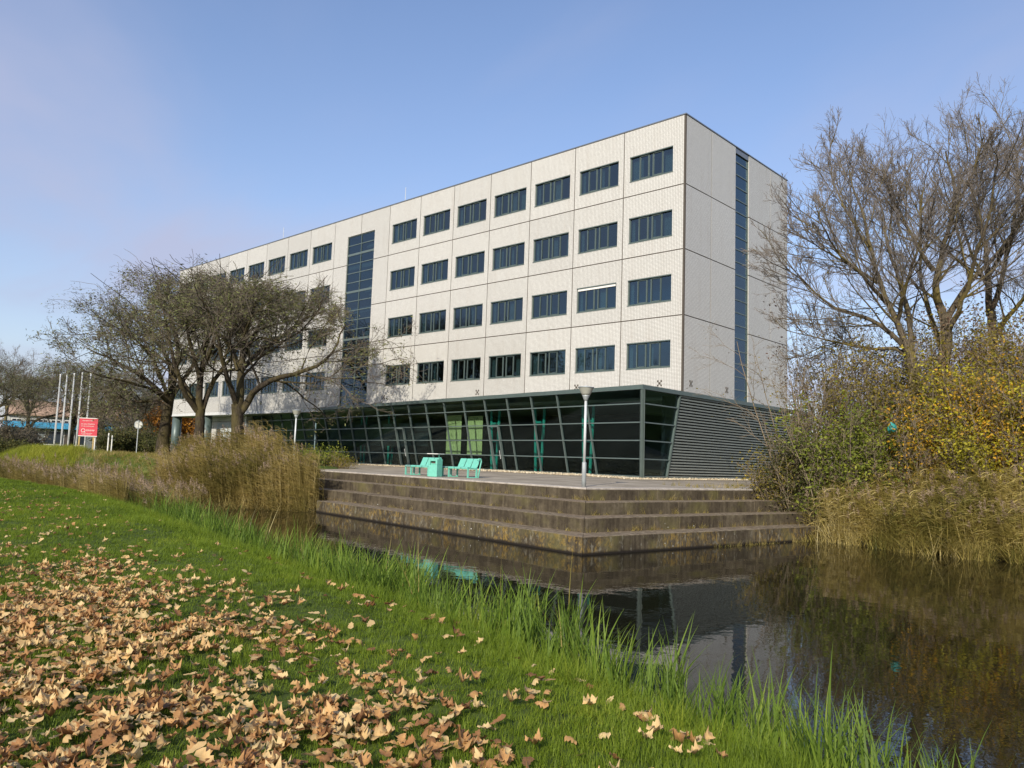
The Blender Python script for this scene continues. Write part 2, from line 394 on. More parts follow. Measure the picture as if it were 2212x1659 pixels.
def near_side(X, Y):
    """signed: >0 on the photographer's side of the ditch"""
    yc = np.interp(X, [-95,-50,-26,-12,-4,3,8,12,16,21,25,34,60], [-19,-21,-21.1,-21,-20.5,-22,-23,-23,-22,-21,-21,-22,-26])
    return yc-Y
def height(X, Y):
    X = np.asarray(X, float); Y = np.asarray(Y, float)
    ins = inside(X, Y, POND); d = seg_dist(X, Y, POND); ns = near_side(X, Y)
    hn = -.12+.96*sstep(d, -.3, 2.9) + .10*sstep(d, 5, 18) + .25*sstep(d, 25, 80)
    hf = -.12+2.0*sstep(d, -.3, 4.2)
    h = np.where(ns > 0, hn, hf)
    h = np.where(ins, -.12-.75*sstep(d, 0, 2.2), h)
    h += np.where(ins, 0, .05*np.sin(X*.9+1.3*np.sin(Y*.6))*np.cos(Y*.8+X*.3)*sstep(d, .8, 3))
    # grassy hump across the ditch at the far left
    h += .45*np.exp(-(((X+44)/11)**2+((Y+17.5)/3.2)**2))*np.where(ins, 0, 1)
    # keep clear of the built terrace
    a = (X-C0[0])*TL[0]+(Y-C0[1])*TL[1]; b = (X-C0[0])*TR[0]+(Y-C0[1])*TR[1]
    t = (a > .2) & (b > .2) & (a < 24.5) & (b < 40)
    h = np.where(t, np.minimum(h, -.2+.35*np.clip(np.minimum(a, b)-.2, 0, 4)), h)
    t2_ = (a > 24) & (a < 46) & (b > 5.2) & (b < 40); h = np.where(t2_, np.minimum(h, 1.45), h)
    tb = (X > -62) & (X < 1) & (Y > -3.2+(-X)*.02) & (Y < 14)
    h = np.where(tb & ~t, np.minimum(h, 1.83), h)
    return h
def axis(lo, hi, c0, c1, fine):
    a = list(np.arange(c0, c1, fine)); s = fine; x = a[-1]
    while x < hi: s *= 1.28; x += s; a.append(x)
    s = fine; x = a[0]
    while x > lo: s *= 1.28; x -= s; a.insert(0, x)
    return np.array(a)
gx = axis(-1500, 1500, -55, 36, .45); gy = axis(-1500, 1500, -44, 2, .45)
GX, GY = np.meshgrid(gx, gy, indexing='ij'); GZ = height(GX, GY)
nx, ny = GX.shape; gi = np.arange(nx*ny).reshape(nx, ny)
gme = np_mesh('ground', np.stack([GX, GY, GZ], -1).reshape(-1, 3), np.stack([gi[:-1, :-1], gi[1:, :-1], gi[1:, 1:], gi[:-1, 1:]], -1).reshape(-1, 4), M['ground'], True)
tag(obj('ground', gme), kind='structure')
wme = MB().quad((-97, -45, 0), (62, -45, 0), (62, -5, 0), (-97, -5, 0)).mesh('pond_water', M['water'])
tag(obj('pond_water', wme), kind='structure')

# ------------------------------------------------------------------ terrace with sitting steps
ter = tag(empty('terrace', (0, 0, 0)), kind='structure')
LEN_L, LEN_R = 22.6, 40
TREAD = .96
zt = [.49, .89, 1.29]
for k in range(3):
    o = k*TREAD; z1 = zt[k]; z0 = -.5 if k == 0 else zt[k-1]-.15
    L = 16.6 if k == 0 else LEN_L; Rr = 12.2 if k == 0 else (13.6 if k < 2 else 15)
    # long arm and short arm of the L, butted at the corner, cast in lengths with a fine joint between
    n = max(1, round((L-o)/4.1))
    for i in range(n):
        a0 = o+(L-o)*i/n+.006; a1 = o+(L-o)*(i+1)/n-.006
        if i == 0: a0 = o
        p = [terr(a0, o), terr(a1, o), terr(a1, o+TREAD+.02), terr(a0+(TREAD if i == 0 else 0), o+TREAD+.02)]
        p = [q for q in p][::-1]
        j = rng.normal(0, .006); MB().prism(p, z0, z1+j).build('step', M['concrete'], ter, bevel=.022)
    n = max(1, round((Rr-o)/4.1))
    for i in range(n):
        b0 = o+(Rr-o)*i/n+.006; b1 = o+(Rr-o)*(i+1)/n-.006
        if i == 0: b0 = o+.012
        p = [terr(o, b0), terr(o+TREAD+.02, b0+(TREAD if i == 0 else 0)), terr(o+TREAD+.02, b1), terr(o, b1)]
        p = p[::-1]
        j = rng.normal(0, .006); MB().prism(p, z0, z1+j).build('step', M['concrete'], ter, bevel=.022)
def tz(P):   # terrace surface height: falls 2 % from the building towards the water
    b = (P[0]-C0[0])*TR[0]+(P[1]-C0[1])*TR[1]; a = (P[0]-C0[0])*TL[0]+(P[1]-C0[1])*TL[1]
    m_ = min(a-3*TREAD, b-3*TREAD); return 1.69+.2*max(0, min(1, m_/11))
o = 3*TREAD
# top step: dark concrete blocks with a thin, paler edge on top
EB = .42
def slab(pts, z0, mat, name, zadd=0, top=None, bevel=.015):
    pts = [np.array(p) for p in pts]
    zs = [(tz(p) if top is None else top)+zadd for p in pts]
    e1 = pts[1]-pts[0]; e2 = pts[2]-pts[1]
    if e1[0]*e2[1]-e1[1]*e2[0] < 0: pts = pts[::-1]; zs = zs[::-1]
    return MB().prism(pts, z0, zs).build(name, mat, ter, bevel=bevel)
n = 6
for i in range(n):
    a0 = o+(LEN_L-o)*i/n+(.005 if i else 0); a1 = o+(LEN_L-o)*(i+1)/n-.005; j = rng.normal(0, .003)
    slab([terr(a0+.004, o+.006), terr(a1-.004, o+.006), terr(a1-.004, o+EB), terr(a0+(EB if i == 0 else 0), o+EB)], 1.0, M['concrete'], 'step', top=1.625)
    slab([terr(a0, o), terr(a1, o), terr(a1, o+EB), terr(a0+(EB if i == 0 else 0), o+EB)], 1.628, M['coping'], 'edge_band', j)
n = 4
for i in range(n):
    b0 = o+(16.5-o)*i/n+(.01 if i == 0 else .005); b1 = o+(16.5-o)*(i+1)/n-.005; j = rng.normal(0, .003)
    slab([terr(o+.006, b0+.004), terr(o+EB, b0+(EB if i == 0 else 0)), terr(o+EB, b1), terr(o+.006, b1-.004)], 1.0, M['concrete'], 'step', top=1.625)
    slab([terr(o, b0), terr(o+EB, b0+(EB if i == 0 else 0)), terr(o+EB, b1), terr(o, b1)], 1.628, M['coping'], 'edge_band', j)
# paved field
A_ = np.linspace(o+EB+.006, 27, 28); B_ = np.linspace(o+EB+.006, 24, 24)
AA, BB = np.meshgrid(A_, B_, indexing='ij'); PX = C0[0]+TL[0]*AA+TR[0]*BB; PY = C0[1]+TL[1]*AA+TR[1]*BB
PZ = np.array([tz((x, y)) for x, y in zip(PX.ravel(), PY.ravel())])-.004
gi = np.arange(AA.size).reshape(AA.shape)
pme = np_mesh('paved_field', np.stack([PX.ravel(), PY.ravel(), PZ], -1), np.stack([gi[:-1, :-1], gi[:-1, 1:], gi[1:, 1:], gi[1:, :-1]], -1).reshape(-1, 4), M['paving'])
obj('paving', pme, ter)
A_ = np.linspace(27.01, 45, 14); B_ = np.linspace(6.2, 24, 14); AA, BB = np.meshgrid(A_, B_, indexing='ij'); PX = C0[0]+TL[0]*AA+TR[0]*BB; PY = C0[1]+TL[1]*AA+TR[1]*BB
PZ = np.array([tz((x, y)) for x, y in zip(PX.ravel(), PY.ravel())])-.004; gi = np.arange(AA.size).reshape(AA.shape)
obj('paving', np_mesh('paved_field', np.stack([PX.ravel(), PY.ravel(), PZ], -1), np.stack([gi[:-1, :-1], gi[:-1, 1:], gi[1:, 1:], gi[1:, :-1]], -1).reshape(-1, 4), M['paving']), ter)

# ------------------------------------------------------------------ office building
J = 10.5465                                  # height of the third panel joint
H = 3.6; ROOF = J+11.1; WB = J-4.25; BASE = 1.90
bld = tag(empty('office_building', (0, 0, BASE)), 'white tiled five storey office block with dark glazed plinth and strip windows', 'building')
def B(mb, name, mat, parent=bld, **kw):
    """build in world coordinates under the building (or one of its parts)"""
    off = (0, 0, -BASE) if parent is bld else None
    return mb.build(name, M[mat], parent, loc=off, **kw)
def colx(k): return 0. if k == 0 else -4.035-3.6*(k-1)
NC = 17; XEND = colx(NC); YEND = 12.97
ST0, ST1, STT = -31.0, -27.45, J+9.53        # stair window
G = .024                                     # half joint width
rows = [(J+7.2, ROOF), (J+3.6, J+7.2), (J, J+3.6), (WB, J)]
sills = [J+7.2+.84, J+3.6+.84, J+.84, J-3.6+.84]
WIN_H = 1.475
def panel_rects(x0, x1, z0, z1, hole):
    """wall panel as a slab with a rectangular opening; front at y=0, back at y=.22"""
    mb = MB(); T = .22
    if hole is None: return mb.box(x0, x1, 0, T, z0, z1)
    hx0, hx1, hz0, hz1 = hole
    xs = [x0, hx0, hx1, x1]; zs = [z0, hz0, hz1, z1]
    xs = sorted(set(xs)); zs = sorted(set(zs)); n = len(xs)
    idx = {}
    for yi, y in enumerate((0, T)):
        for i, x in enumerate(xs):
            for j, z in enumerate(zs): idx[yi, i, j] = len(mb.v); mb.v.append((x, y, z))
    solid = lambda i, j: 0 <= i < len(xs)-1 and 0 <= j < len(zs)-1 and not (xs[i] >= hx0-1e-6 and xs[i+1] <= hx1+1e-6 and zs[j] >= hz0-1e-6 and zs[j+1] <= hz1+1e-6)
    for i in range(len(xs)-1):
        for j in range(len(zs)-1):
            if not solid(i, j): continue
            mb.f.append((idx[0,i,j], idx[0,i+1,j], idx[0,i+1,j+1], idx[0,i,j+1])); mb.f.append((idx[1,i,j], idx[1,i,j+1], idx[1,i+1,j+1], idx[1,i+1,j]))
            if not solid(i-1, j): mb.f.append((idx[0,i,j], idx[0,i,j+1], idx[1,i,j+1], idx[1,i,j]))
            if not solid(i+1, j): mb.f.append((idx[0,i+1,j], idx[1,i+1,j], idx[1,i+1,j+1], idx[0,i+1,j+1]))
            if not solid(i, j-1): mb.f.append((idx[0,i,j], idx[1,i,j], idx[1,i+1,j], idx[0,i+1,j]))
            if not solid(i, j+1): mb.f.append((idx[0,i,j+1], idx[0,i+1,j+1], idx[1,i+1,j+1], idx[1,i,j+1]))
    return mb
for k in range(NC):
    x1 = colx(k)-(G if k else .10); x0 = colx(k+1)+G
    wx1 = (-.78 if k == 0 else colx(k)-.378); wx0 = (-3.62 if k == 0 else wx1-2.845)
    for r in range(4):
        z0, z1 = rows[r][0]+G, rows[r][1]-G
        if r == 3: z0 = WB
        if k in (7, 8):
            a, b = (max(x0, ST0), min(x1, ST1)); hole = (a, b, max(z0, WB), min(z1, STT))
        else: hole = (wx0, wx1, sills[r], sills[r]+WIN_H)
        B(panel_rects(x0, x1, z0, z1, hole), 'wall_panel', 'tile')
# right end wall: panels either side of the glazed slot
YR = [0.10, 2.855, 5.733, 7.46, 10.404, YEND]
for i in (0, 1, 3, 4):
    for r in range(4):
        z0, z1 = rows[r][0]+G, rows[r][1]-G
        if r == 3: z0 = WB
        B(MB().box(-.22, 0, YR[i]+(G if i not in (0, 3) else 0), YR[i+1]-(G if i not in (1,) else 0), z0, z1), 'wall_panel', 'tile')
B(MB().box(-.095, -.003, .003, .095, WB, ROOF-.01), 'corner_strip', 'seal')
# recessed joint backing, so that the gaps between panels read as dark grooves
bk = MB()
for k in range(1, NC): bk.box(colx(k)-.06, colx(k)+.06, .012, .2, WB+.3, ROOF-.05) if k != 8 else bk.box(colx(k)-.06, colx(k)+.06, .012, .2, STT+.05, ROOF-.05)
B(bk, 'joint_backing', 'seal')
bk = MB()
for r in range(3):
    z = rows[r][0]; bk.box(XEND+.05, ST0-.05, .015, .2, z-.06, z+.06); bk.box(ST1+.05, -.11, .015, .2, z-.06, z+.06)
    bk.box(-.2, -.015, .11, YR[2]-.05, z-.06, z+.06); bk.box(-.2, -.015, YR[3]+.05, YEND-.05, z-.06, z+.06)
for y in (YR[1], YR[4]): bk.box(-.2, -.012, y-.06, y+.06, WB, ROOF-.05)
B(bk, 'joint_backing', 'seal')
# floors, inner wall, left end and back walls, roof
for z in [J+7.2-.1, J+3.6-.1, J-.1]:
    B(MB().box(XEND+.25, -.25, .25, YEND-.25, z-.28, z+.1), 'floor_slab', 'slab')
B(MB().box(XEND+.05, -.02, .02, YEND-.02, WB-.30, WB-.002), 'soffit', 'soffit')
B(MB().box(XEND+.25, -.5, 3.6, 3.8, WB+.02, ROOF-.4), 'corridor_wall', 'room')
for k in range(1, NC):
    if k == 8: continue
    B(MB().box(colx(k)-.06, colx(k)+.06, .25, 3.58, WB+.02, ROOF-.4), 'partition', 'room')
B(MB().box(XEND, XEND+.2, .23, YEND, WB, ROOF-.02), 'end_wall', 'tile'); B(MB().box(XEND+.21, -.23, YEND-.2, YEND, WB, ROOF-.02), 'back_wall', 'tile')
B(MB().box(XEND+.02, -.02, .02, YEND-.02, ROOF-.35, ROOF-.03), 'roof', 'roofedge')
re = MB(); re.box(XEND-.03, .035, -.035, .22, ROOF-.012, ROOF+.05); re.box(-.22, .035, .223, YEND+.03, ROOF-.012, ROOF+.05); re.box(XEND-.03, -.223, YEND-.2, YEND+.03, ROOF-.012, ROOF+.05); re.box(XEND-.03, XEND+.2, .223, YEND-.203, ROOF-.012, ROOF+.05)
B(re, 'roof_edge', 'roofedge')
for x in (-31.4, -51.3):
    mb = MB().tube([(x, 6, ROOF-.05), (x, 6, J+13.4)], .05, 6).tube([(x, 6, J+13.4), (x, 6, J+15.5)], .025, 6).box(x-.12, x+.12, 5.88, 6.12, ROOF-.03, ROOF+.1); B(mb, 'roof_mast', 'galv')
# ---- strip windows: frame, five panes, curtains
def window_meshes():
    W = 2.845; h = WIN_H; fr = MB()
    fr.box(0, W, .075, .16, 0, .075).box(0, W, .075, .16, h-.07, h).box(0, .07, .075, .16, .075, h-.07).box(W-.07, W, .075, .16, .075, h-.07)
    fr.box(-.01, W+.01, -.02, .074, -.03, .012)                       # sill
    fr.box(0, W, -.012, .074, h-.055, h-.002)                        # sun-screen box under the lintel
    xs = [.07, .62, 1.235, 1.495, 2.14, W-.07]
    for i, x in enumerate(xs[1:-1]):
        w = .05 if i in (1, 2) else .032; fr.box(x-w/2, x+w/2, .08, .155, .075, h-.07)
    for a, b in ((xs[1], xs[2]), (xs[3], xs[4])):                    # opening sashes, slightly proud
        fr.box(a+.03, b-.03, .066, .12, .076, .125).box(a+.03, b-.03, .066, .12, h-.12, h-.071)
        fr.box(a+.017, a+.05, .066, .12, .076, h-.071).box(b-.05, b-.026, .066, .12, .076, h-.071)
    panes = []
    for i in range(5): panes.append(MB().box(xs[i]+.012, xs[i+1]-.012, .112, .121, .07, h-.066).mesh('pane', M['glass']))
    return fr.mesh('window', M['gframe']), panes
WF, WPANES = window_meshes()
def curtain_mesh(w, h):
    n = max(6, int(w/.05)); v = []; f = []
    for i in range(n+1):
        y = .03*math.sin(i*1.9); v += [(w*i/n, y, 0), (w*i/n, y, h)]
    for i in range(n): f.append((2*i, 2*i+2, 2*i+3, 2*i+1))
    return np_mesh('curtain', np.array(v), np.array(f), M['curtain'])
CUR = {w: curtain_mesh(w, WIN_H+.2) for w in (.22, .4, .7, 1.1)}
BLIND = MB().box(.06, 2.78, .03, .05, WIN_H-.19, WIN_H-.06).mesh('screen_blind', M['white'])
for k in range(NC):
    if k in (7, 8): continue
    wx0 = -3.62 if k == 0 else colx(k)-.378-2.845
    for r in range(4):
        w = obj('window', WF, bld, (wx0, 0, sills[r]-BASE))
        for pm in WPANES: obj('pane', pm, w)
        for side in (0, 1, 2):
            if random.random() < (.8, .65, .5)[side]:
                cw = random.choice((.22, .22, .4, .7) if side != 1 else (.22, .4)); x = (.05, 1.2+random.random()*.3, 2.8-cw)[side]
                obj('curtain', CUR[cw], w, (x, .30+.05*side, -.1))
        if (k, r) in ((1, 2),): obj('screen_blind', BLIND, w)
# ---- stair windows: tall grids of panes
def glazed_slot(name, mapf, w, z0, z1, cols, nrow, heavy):
    root = obj(name, None, bld) if False else bpy.data.objects.new(name, None); link(root, bld); root.location = (0, 0, -BASE)
    dz = (z1-z0)/nrow; bars = MB()
    def bx(a0, a1, d0, d1, c0, c1): p = mapf(a0, d0); q = mapf(a1, d1); bars.box(min(p[0], q[0]), max(p[0], q[0]), min(p[1], q[1]), max(p[1], q[1]), c0, c1)
    for j in range(nrow+1):
        t = .085 if j in heavy else .03
        bx(.05, w-.05, .065, .15, z0+dz*j-(t if 0 < j < nrow else (0 if j == 0 else 2*t)), z0+dz*j+(t if 0 < j < nrow else (2*t if j == 0 else 0)))
    frame = bars.build('transom', M['gframe_l'], root); bars = MB()
    for i in range(cols+1):
        x = w*i/cols; e = .05 if i in (0, cols) else .03
        bx(max(0, x-e), min(w, x+e), .06, .16, z0, z1)
    bars.build('mullion', M['gframe'], root)
    pm = {}
    for j in range(nrow):
        for i in range(cols):
            p = mapf(w*i/cols+.02, .10); q = mapf(w*(i+1)/cols-.02, .11); jit = rng.normal(0, .0)
            MB().box(min(p[0], q[0]), max(p[0], q[0]), min(p[1], q[1]), max(p[1], q[1]), z0+dz*j+.01, z0+dz*(j+1)-.01).build('pane', M['glass'], root)
    return root
glazed_slot('stair_window', lambda a, d: (ST0+a, d), ST1-ST0, WB+.02, STT, 2, 18, (1, 7, 12, 16))
glazed_slot('stair_window', lambda a, d: (-d, YR[2]+a), YR[3]-YR[2], WB+.02, ROOF-.1, 1, 20, ())
# stair flights and landings behind the tall windows
for i in range(8):
    z = WB+.3+i*1.8
    B(MB().box(ST0+.15, ST1-.15, 2.4, 3.5, z-.2, z), 'stair_landing', 'slab')
    a, b = ((ST1-1.7, 1.0, z+.05), (ST1-1.7, 2.6, z+1.6)) if i % 2 else ((ST1-.9, 2.6, z-.1), (ST1-.9, .9, z+1.5))
    B(MB().bar(a, b, 1.2, .16), 'stair_flight', 'soffit'); B(MB().bar((a[0]-.6, a[1], a[2]+.9), (b[0]-.6, b[1], b[2]+.9), .05, .06), 'handrail', 'gframe_l')
for i in range(6):
    z = WB+.6+i*2.4; B(MB().box(-1.6, -1.4, YR[2]+.3, YR[3]-.3, z, z+1.1), 'stair_landing', 'slab')
# small dark cross-shaped fixing plates low on the wall
for (x, y, rt) in [(-1.42, 0, 0), (-7.11, 0, 0), (-15.4, 0, 0), (-25.3, 0, 0), (-34.4, 0, 0), (-43, 0, 0), (0, .82, 1), (0, 4.81, 1)]:
    z = J-3.62; mb = MB()
    for a in (.13, -.13):
        for c in (.13, -.13): mb.box(-.045+a*.8, .045+a*.8, -.02, -.002, -.05+c*.9, .05+c*.9)
    mb.box(-.06, .06, -.018, -.001, -.06, .06)
    mb.build('vent_plate', M['seal'], bld, (x, y, z-BASE), (0, 0, R(90) if rt else 0))
# columns and white core under the left end
for x in (-61.0, -54.2):
    B(MB().lathe([(.46, BASE-.2), (.46, WB-.31)], 24, (x, .6)), 'column', 'gframe', smooth=True)
B(MB().box(-57.4, -48.6, 2.2, 9, BASE-.2, WB-.75), 'core_wall', 'tile'); B(MB().box(-57.5, -48.5, 2.0, 9.1, WB-.74, WB-.31), 'core_band', 'soffit')
B(MB().box(-55.1, -52.2, 2.12, 2.19, BASE+.9, WB-.9), 'core_shade_panel', 'sign_grey')  # grey sheet puts the shaded part of the white core into colour
# ---- plinth: canted glass wall, skewed to the block above
PA = R(7.84); PU = np.array([-math.cos(PA), math.sin(PA)]); PN = np.array([math.sin(PA), math.cos(PA)])
PC = np.array([.66, -4.75]); LEAN = 1.05; LEANX = .74; PH = 4.39
LS = 49.05
def pl(s, d, dep=0):
    """point on the canted long wall: s along from the corner, d below the top, dep inward"""
    t = d/PH; c = PC+PU*s+PN*(LEAN*t+dep); return (c[0], c[1], WB-d)
def pr(y, d, dep=0):
    t = d/PH; return (PC[0]-LEANX*t-dep, y, WB-d)
def corner(d, dep=0):
    t = d/PH; x = PC[0]-LEANX*t-dep; s = (PC[0]+PN[0]*(LEAN*t+dep)-x)/math.cos(PA)
    return pl(s, d, dep)
def s_of_corner(d): 
    t = d/PH; x = PC[0]-LEANX*t; return (PC[0]+PN[0]*LEAN*t-x)/math.cos(PA)
TRZ = [.20, .85, 1.74, 2.61, 3.50, 4.36]
SM = [0, 3.95]+[6.12+2.145*i for i in range(21)]; SM[-1] = LS
# fascia and roof of the plinth
RB = 15.2
c0 = np.array([PC[0]+.06, PC[1]-.07]); far = PC+PU*(LS+.2)-PN*.06
f = MB()
f.prism([tuple(c0), (PC[0]+.06, RB), (PC[0]-.12, RB), (PC[0]-.12, PC[1]+.10)], WB-.19, WB+.02)
B(f, 'fascia', 'gframe'); f = MB()
f.prism([(c0[0]-.001, c0[1]), (PC[0]-.121, PC[1]+.10), tuple(far+PN*.2), tuple(far)], WB-.19, WB+.02)
B(f, 'fascia', 'gframe')
ri = PC+PU*34.2+PN*.25
B(MB().prism([(PC[0]-.13, PC[1]+.12), (PC[0]-.13, RB), (.03, RB), (.03, -.03), (ri[0], -.03)], WB-.15, WB-.01), 'plinth_roof', 'roofedge')
# panes between the bars
def quadpane(a, b, c, d, mat='glass_d'):
    mb = MB(); n = np.cross(np.subtract(b, a), np.subtract(d, a)); n = n/np.linalg.norm(n)*.006
    k = len(mb.v); mb.v += [tuple(np.add(p, n)) for p in (a, b, c, d)]+[tuple(np.subtract(p, n)) for p in (a, b, c, d)]
    mb.f += [(0,1,2,3), (7,6,5,4), (0,4,5,1), (1,5,6,2), (2,6,7,3), (3,7,4,0)]
    return mb
for i in range(len(SM)-1):
    for j in range(5):
        d0, d1 = TRZ[j], TRZ[j+1]
        sa0 = s_of_corner(d0)+.1 if i == 0 else SM[i]+.01; sa1 = s_of_corner(d1)+.1 if i == 0 else SM[i]+.01; sb = SM[i+1]-.01
        q = quadpane(pl(sb, d1-.01, .05), pl(sa1, d1-.01, .05), pl(sa0, d0+.01, .05), pl(sb, d0+.01, .05)); B(q, 'pane', 'glass_d')
YS = -1.32
for j in range(5):
    d0, d1 = TRZ[j], TRZ[j+1]; c0_ = corner(d0)[1]+.1; c1_ = corner(d1)[1]+.1
    B(quadpane(pr(c1_, d1-.01, .05), pr(YS-.02, d1-.01, .05), pr(YS-.02, d0+.01, .05), pr(c0_, d0+.01, .05)), 'pane', 'glass_d')
nl = (PN[0]*PH, PN[1]*PH, LEAN); nl = np.array(nl)/np.linalg.norm(nl)
for i, s in enumerate(SM[1:]):
    B(MB().bar(pl(s, .18, .01), pl(s, TRZ[5], .01), .06, .11, nl), 'mullion', 'gframe_l')
for j in range(1, 6):
    d = TRZ[j]; sc = s_of_corner(d)
    B(MB().bar(pl(sc, d, .015), pl(LS, d, .015), .10, .055), 'transom', 'gframe_l'); B(MB().bar(pr(corner(d)[1], d, .015), pr(YS, d, .015), .10, .055), 'transom', 'gframe_l')
B(MB().bar(corner(.18, .02), corner(4.4, .02), .20, .20, (.7, -.7, 0)), 'corner_post', 'gframe_l'); B(MB().bar(pr(YS, .18, .0), pr(YS, 4.4, .0), .1, .12), 'mullion', 'gframe_l')
B(MB().bar(corner(.18, -.09), corner(4.4, -.09), .05, .05, (.7, -.7, 0)), 'post_rib', 'gframe')
# doors in the glazing: extra leaf frames in the three lower rows
for s0, s1 in ((22.2, 23.28), (11.55, 12.56)):
    dr = MB().bar(pl(s0, 1.74, -.01), pl(s0, 4.34, -.01), .1, .14, nl).bar(pl(s1-.09, 1.82, -.01), pl(s1-.09, 4.34, -.01), .1, .14, nl).bar(pl(s0+.05, 1.79, -.012), pl(s1-.05, 1.79, -.012), .12, .08)
    d_ = B(dr, 'door_frame', 'gframe_l'); MB().bar(pl(s0+.16, 3.2, -.07), pl(s0+.16, 3.7, -.07), .03, .03).build('handle', M['galv'], d_)
# louvred wall on the right side
nsl = 29; ys1 = RB-.02
for i in range(nsl):
    d = .24+(4.36-.24)*i/(nsl-1)
    a = pr(YS+.07, d, .02); b = pr(ys1, d, .02); mb = MB()
    P_ = [(.03, -.035), (.04, .03), (-.03, .05), (-.04, .0)]
    mb.v = [(a[0]+u_, a[1], a[2]+w_) for u_, w_ in P_]+[(b[0]+u_, b[1], b[2]+w_) for u_, w_ in P_]
    mb.f = [(3,2,1,0), (4,5,6,7), (0,1,5,4), (1,2,6,5), (2,3,7,6), (3,0,4,7)]
    B(mb, 'slat', 'slat')
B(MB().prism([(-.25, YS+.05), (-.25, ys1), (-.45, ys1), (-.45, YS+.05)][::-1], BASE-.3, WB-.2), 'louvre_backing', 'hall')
for y in (3, 7.3, 11.6): B(MB().bar(pr(y, .2, .12), pr(y, 4.38, .12), .06, .06), 'louvre_post', 'seal')
B(MB().box(-3, .5, RB-.015, RB+.1, BASE-.3, WB-.2), 'plinth_end_wall', 'room')
# plinth base strip and interior
bs = MB(); bs.bar(pl(s_of_corner(4.4), 4.44, .02), pl(LS, 4.44, .02), .12, .14); B(bs, 'base_rail', 'gframe'); B(MB().bar(pr(corner(4.4)[1], 4.44, .02), pr(RB, 4.44, .02), .12, .14), 'base_rail', 'gframe')
fl0 = pl(s_of_corner(4.4)+.1, 4.4, .1); fl1 = pl(LS-.05, 4.4, .1)
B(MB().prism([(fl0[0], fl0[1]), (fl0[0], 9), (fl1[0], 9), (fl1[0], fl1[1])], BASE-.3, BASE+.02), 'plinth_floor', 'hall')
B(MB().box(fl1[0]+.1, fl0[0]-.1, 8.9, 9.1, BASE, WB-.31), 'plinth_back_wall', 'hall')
B(MB().prism([(pl(LS, 4.4)[0]-.3, 9), (pl(LS, 4.4)[0]-.3, pl(LS, 4.4)[1]), pl(LS, .2)[:2], (pl(LS, .2)[0], 9)][::-1] if False else [(pl(LS,0)[0]-.02, 9), (pl(LS,0)[0]-.25, 9), (pl(LS,0)[0]-.25, 1.4), (pl(LS,0)[0]-.02, 1.4)][::-1], BASE-.2, WB-.31), 'plinth_end_wall', 'soffit')
# things seen dimly behind the glass: teal trestle columns and yellow-green curtains
def inside_pt(s, dep): c = PC+PU*s+PN*(LEAN+dep); return c
for s in (5.6, 9.6, 13.8, 26.4, 30.6):
    c = inside_pt(s, .9); t = empty('x') if False else None
    mb = MB()
    for q in (-.42, .42):
        a = c+PU*q; e_ = c+PU*q*.55; mb.tube([(a[0], a[1], WB-.6), (e_[0], e_[1], BASE+.03)], .085, 8)
    for zq, w_ in ((WB-1.5, .36), (WB-2.6, .30), (WB-3.5, .25)):
        a = c+PU*w_; b = c-PU*w_; mb.bar((a[0], a[1], zq), (b[0], b[1], zq), .08, .12)
    B(mb, 'trestle_column', 'teal_paint')
for s0, s1, z0_ in ((14.9, 16.5, 1.0), (17.2, 18.9, .9)):
    a = inside_pt(s0, .75); b = inside_pt(s1, .75); n = 30; v = []; fc = []
    for i in range(n+1):
        p = a+(b-a)*i/n+PN*.05*math.sin(i*1.7); v += [(p[0], p[1], WB-3.5), (p[0], p[1], WB-z0_)]
    for i in range(n): fc.append((2*i, 2*i+2, 2*i+3, 2*i+1))
    o_ = obj('curtain', np_mesh('curtain', np.array(v), np.array(fc), M['yellow_cloth']), bld, (0, 0, -BASE))
for s in np.arange(19.6, 34, 2.145):
    a = pl(s, 1.0, .25)
    for j in range(1): B(MB().bar(pl(s+.15, 2.2, .4), pl(s+1.95, 2.2, .4), .03, 1.6, (0, 0, 1)), 'roller_blind', 'hall')

# gravel strip along the foot of the glass
gs = MB(); q0 = corner(4.45); e0 = pl(30, 4.45)
g_ = [np.array(q0[:2])+np.array([1.3, -1.95]), np.array(e0[:2])-PN*1.9, np.array(e0[:2])-PN*.03, np.array(q0[:2])+PN*-.02]
g_ = [np.array(q) for q in g_]
gs.quad(*[(q[0], q[1], tz(q)+.012) for q in (g_[0], g_[3], g_[2], g_[1])])
gr = [np.array(q0[:2])+np.array([1.3, -1.95]), np.array([q0[0]+1.4, 9.]), np.array([q0[0]+.02, 9.]), np.array(q0[:2])+np.array([.02, 0])]
gs2 = MB().quad(*[(q[0], q[1], tz(q)+.013) for q in gr])
tag(gs.build('gravel_strip', M['gravel']), kind='structure'); tag(gs2.build('gravel_strip', M['gravel']), kind='structure')
pv = []; pf = []
oc = np.array([(1,0,0),(-1,0,0),(0,1,0),(0,-1,0),(0,0,1),(0,0,-1)], float); of = np.array([(0,2,4),(2,1,4),(1,3,4),(3,0,4),(2,0,5),(1,2,5),(3,1,5),(0,3,5)])
for i in range(2600):
    if i < 2000:
        s = rng.random()**1.3*28+.2; dp = rng.random()*2.0; p = np.array(pl(s, 4.45)[:2])-PN*dp
    else: p = np.array([q0[0]+rng.random()*.9, q0[1]+rng.random()*11])
    r_ = .03+.05*rng.random(); rot = rng.random()*6.28; c_, s_ = math.cos(rot), math.sin(rot)
    sc = np.array([r_*1.3, r_, r_*.7]); v = oc*sc*(1+.2*rng.normal(size=(6, 1))); v = v@np.array([[c_, -s_, 0], [s_, c_, 0], [0, 0, 1]])
    pv.append(v+np.array([p[0], p[1], tz(p)+.025])); pf.append(of+6*i)
pme = np_mesh('pebbles', np.concatenate(pv), np.concatenate(pf), None)
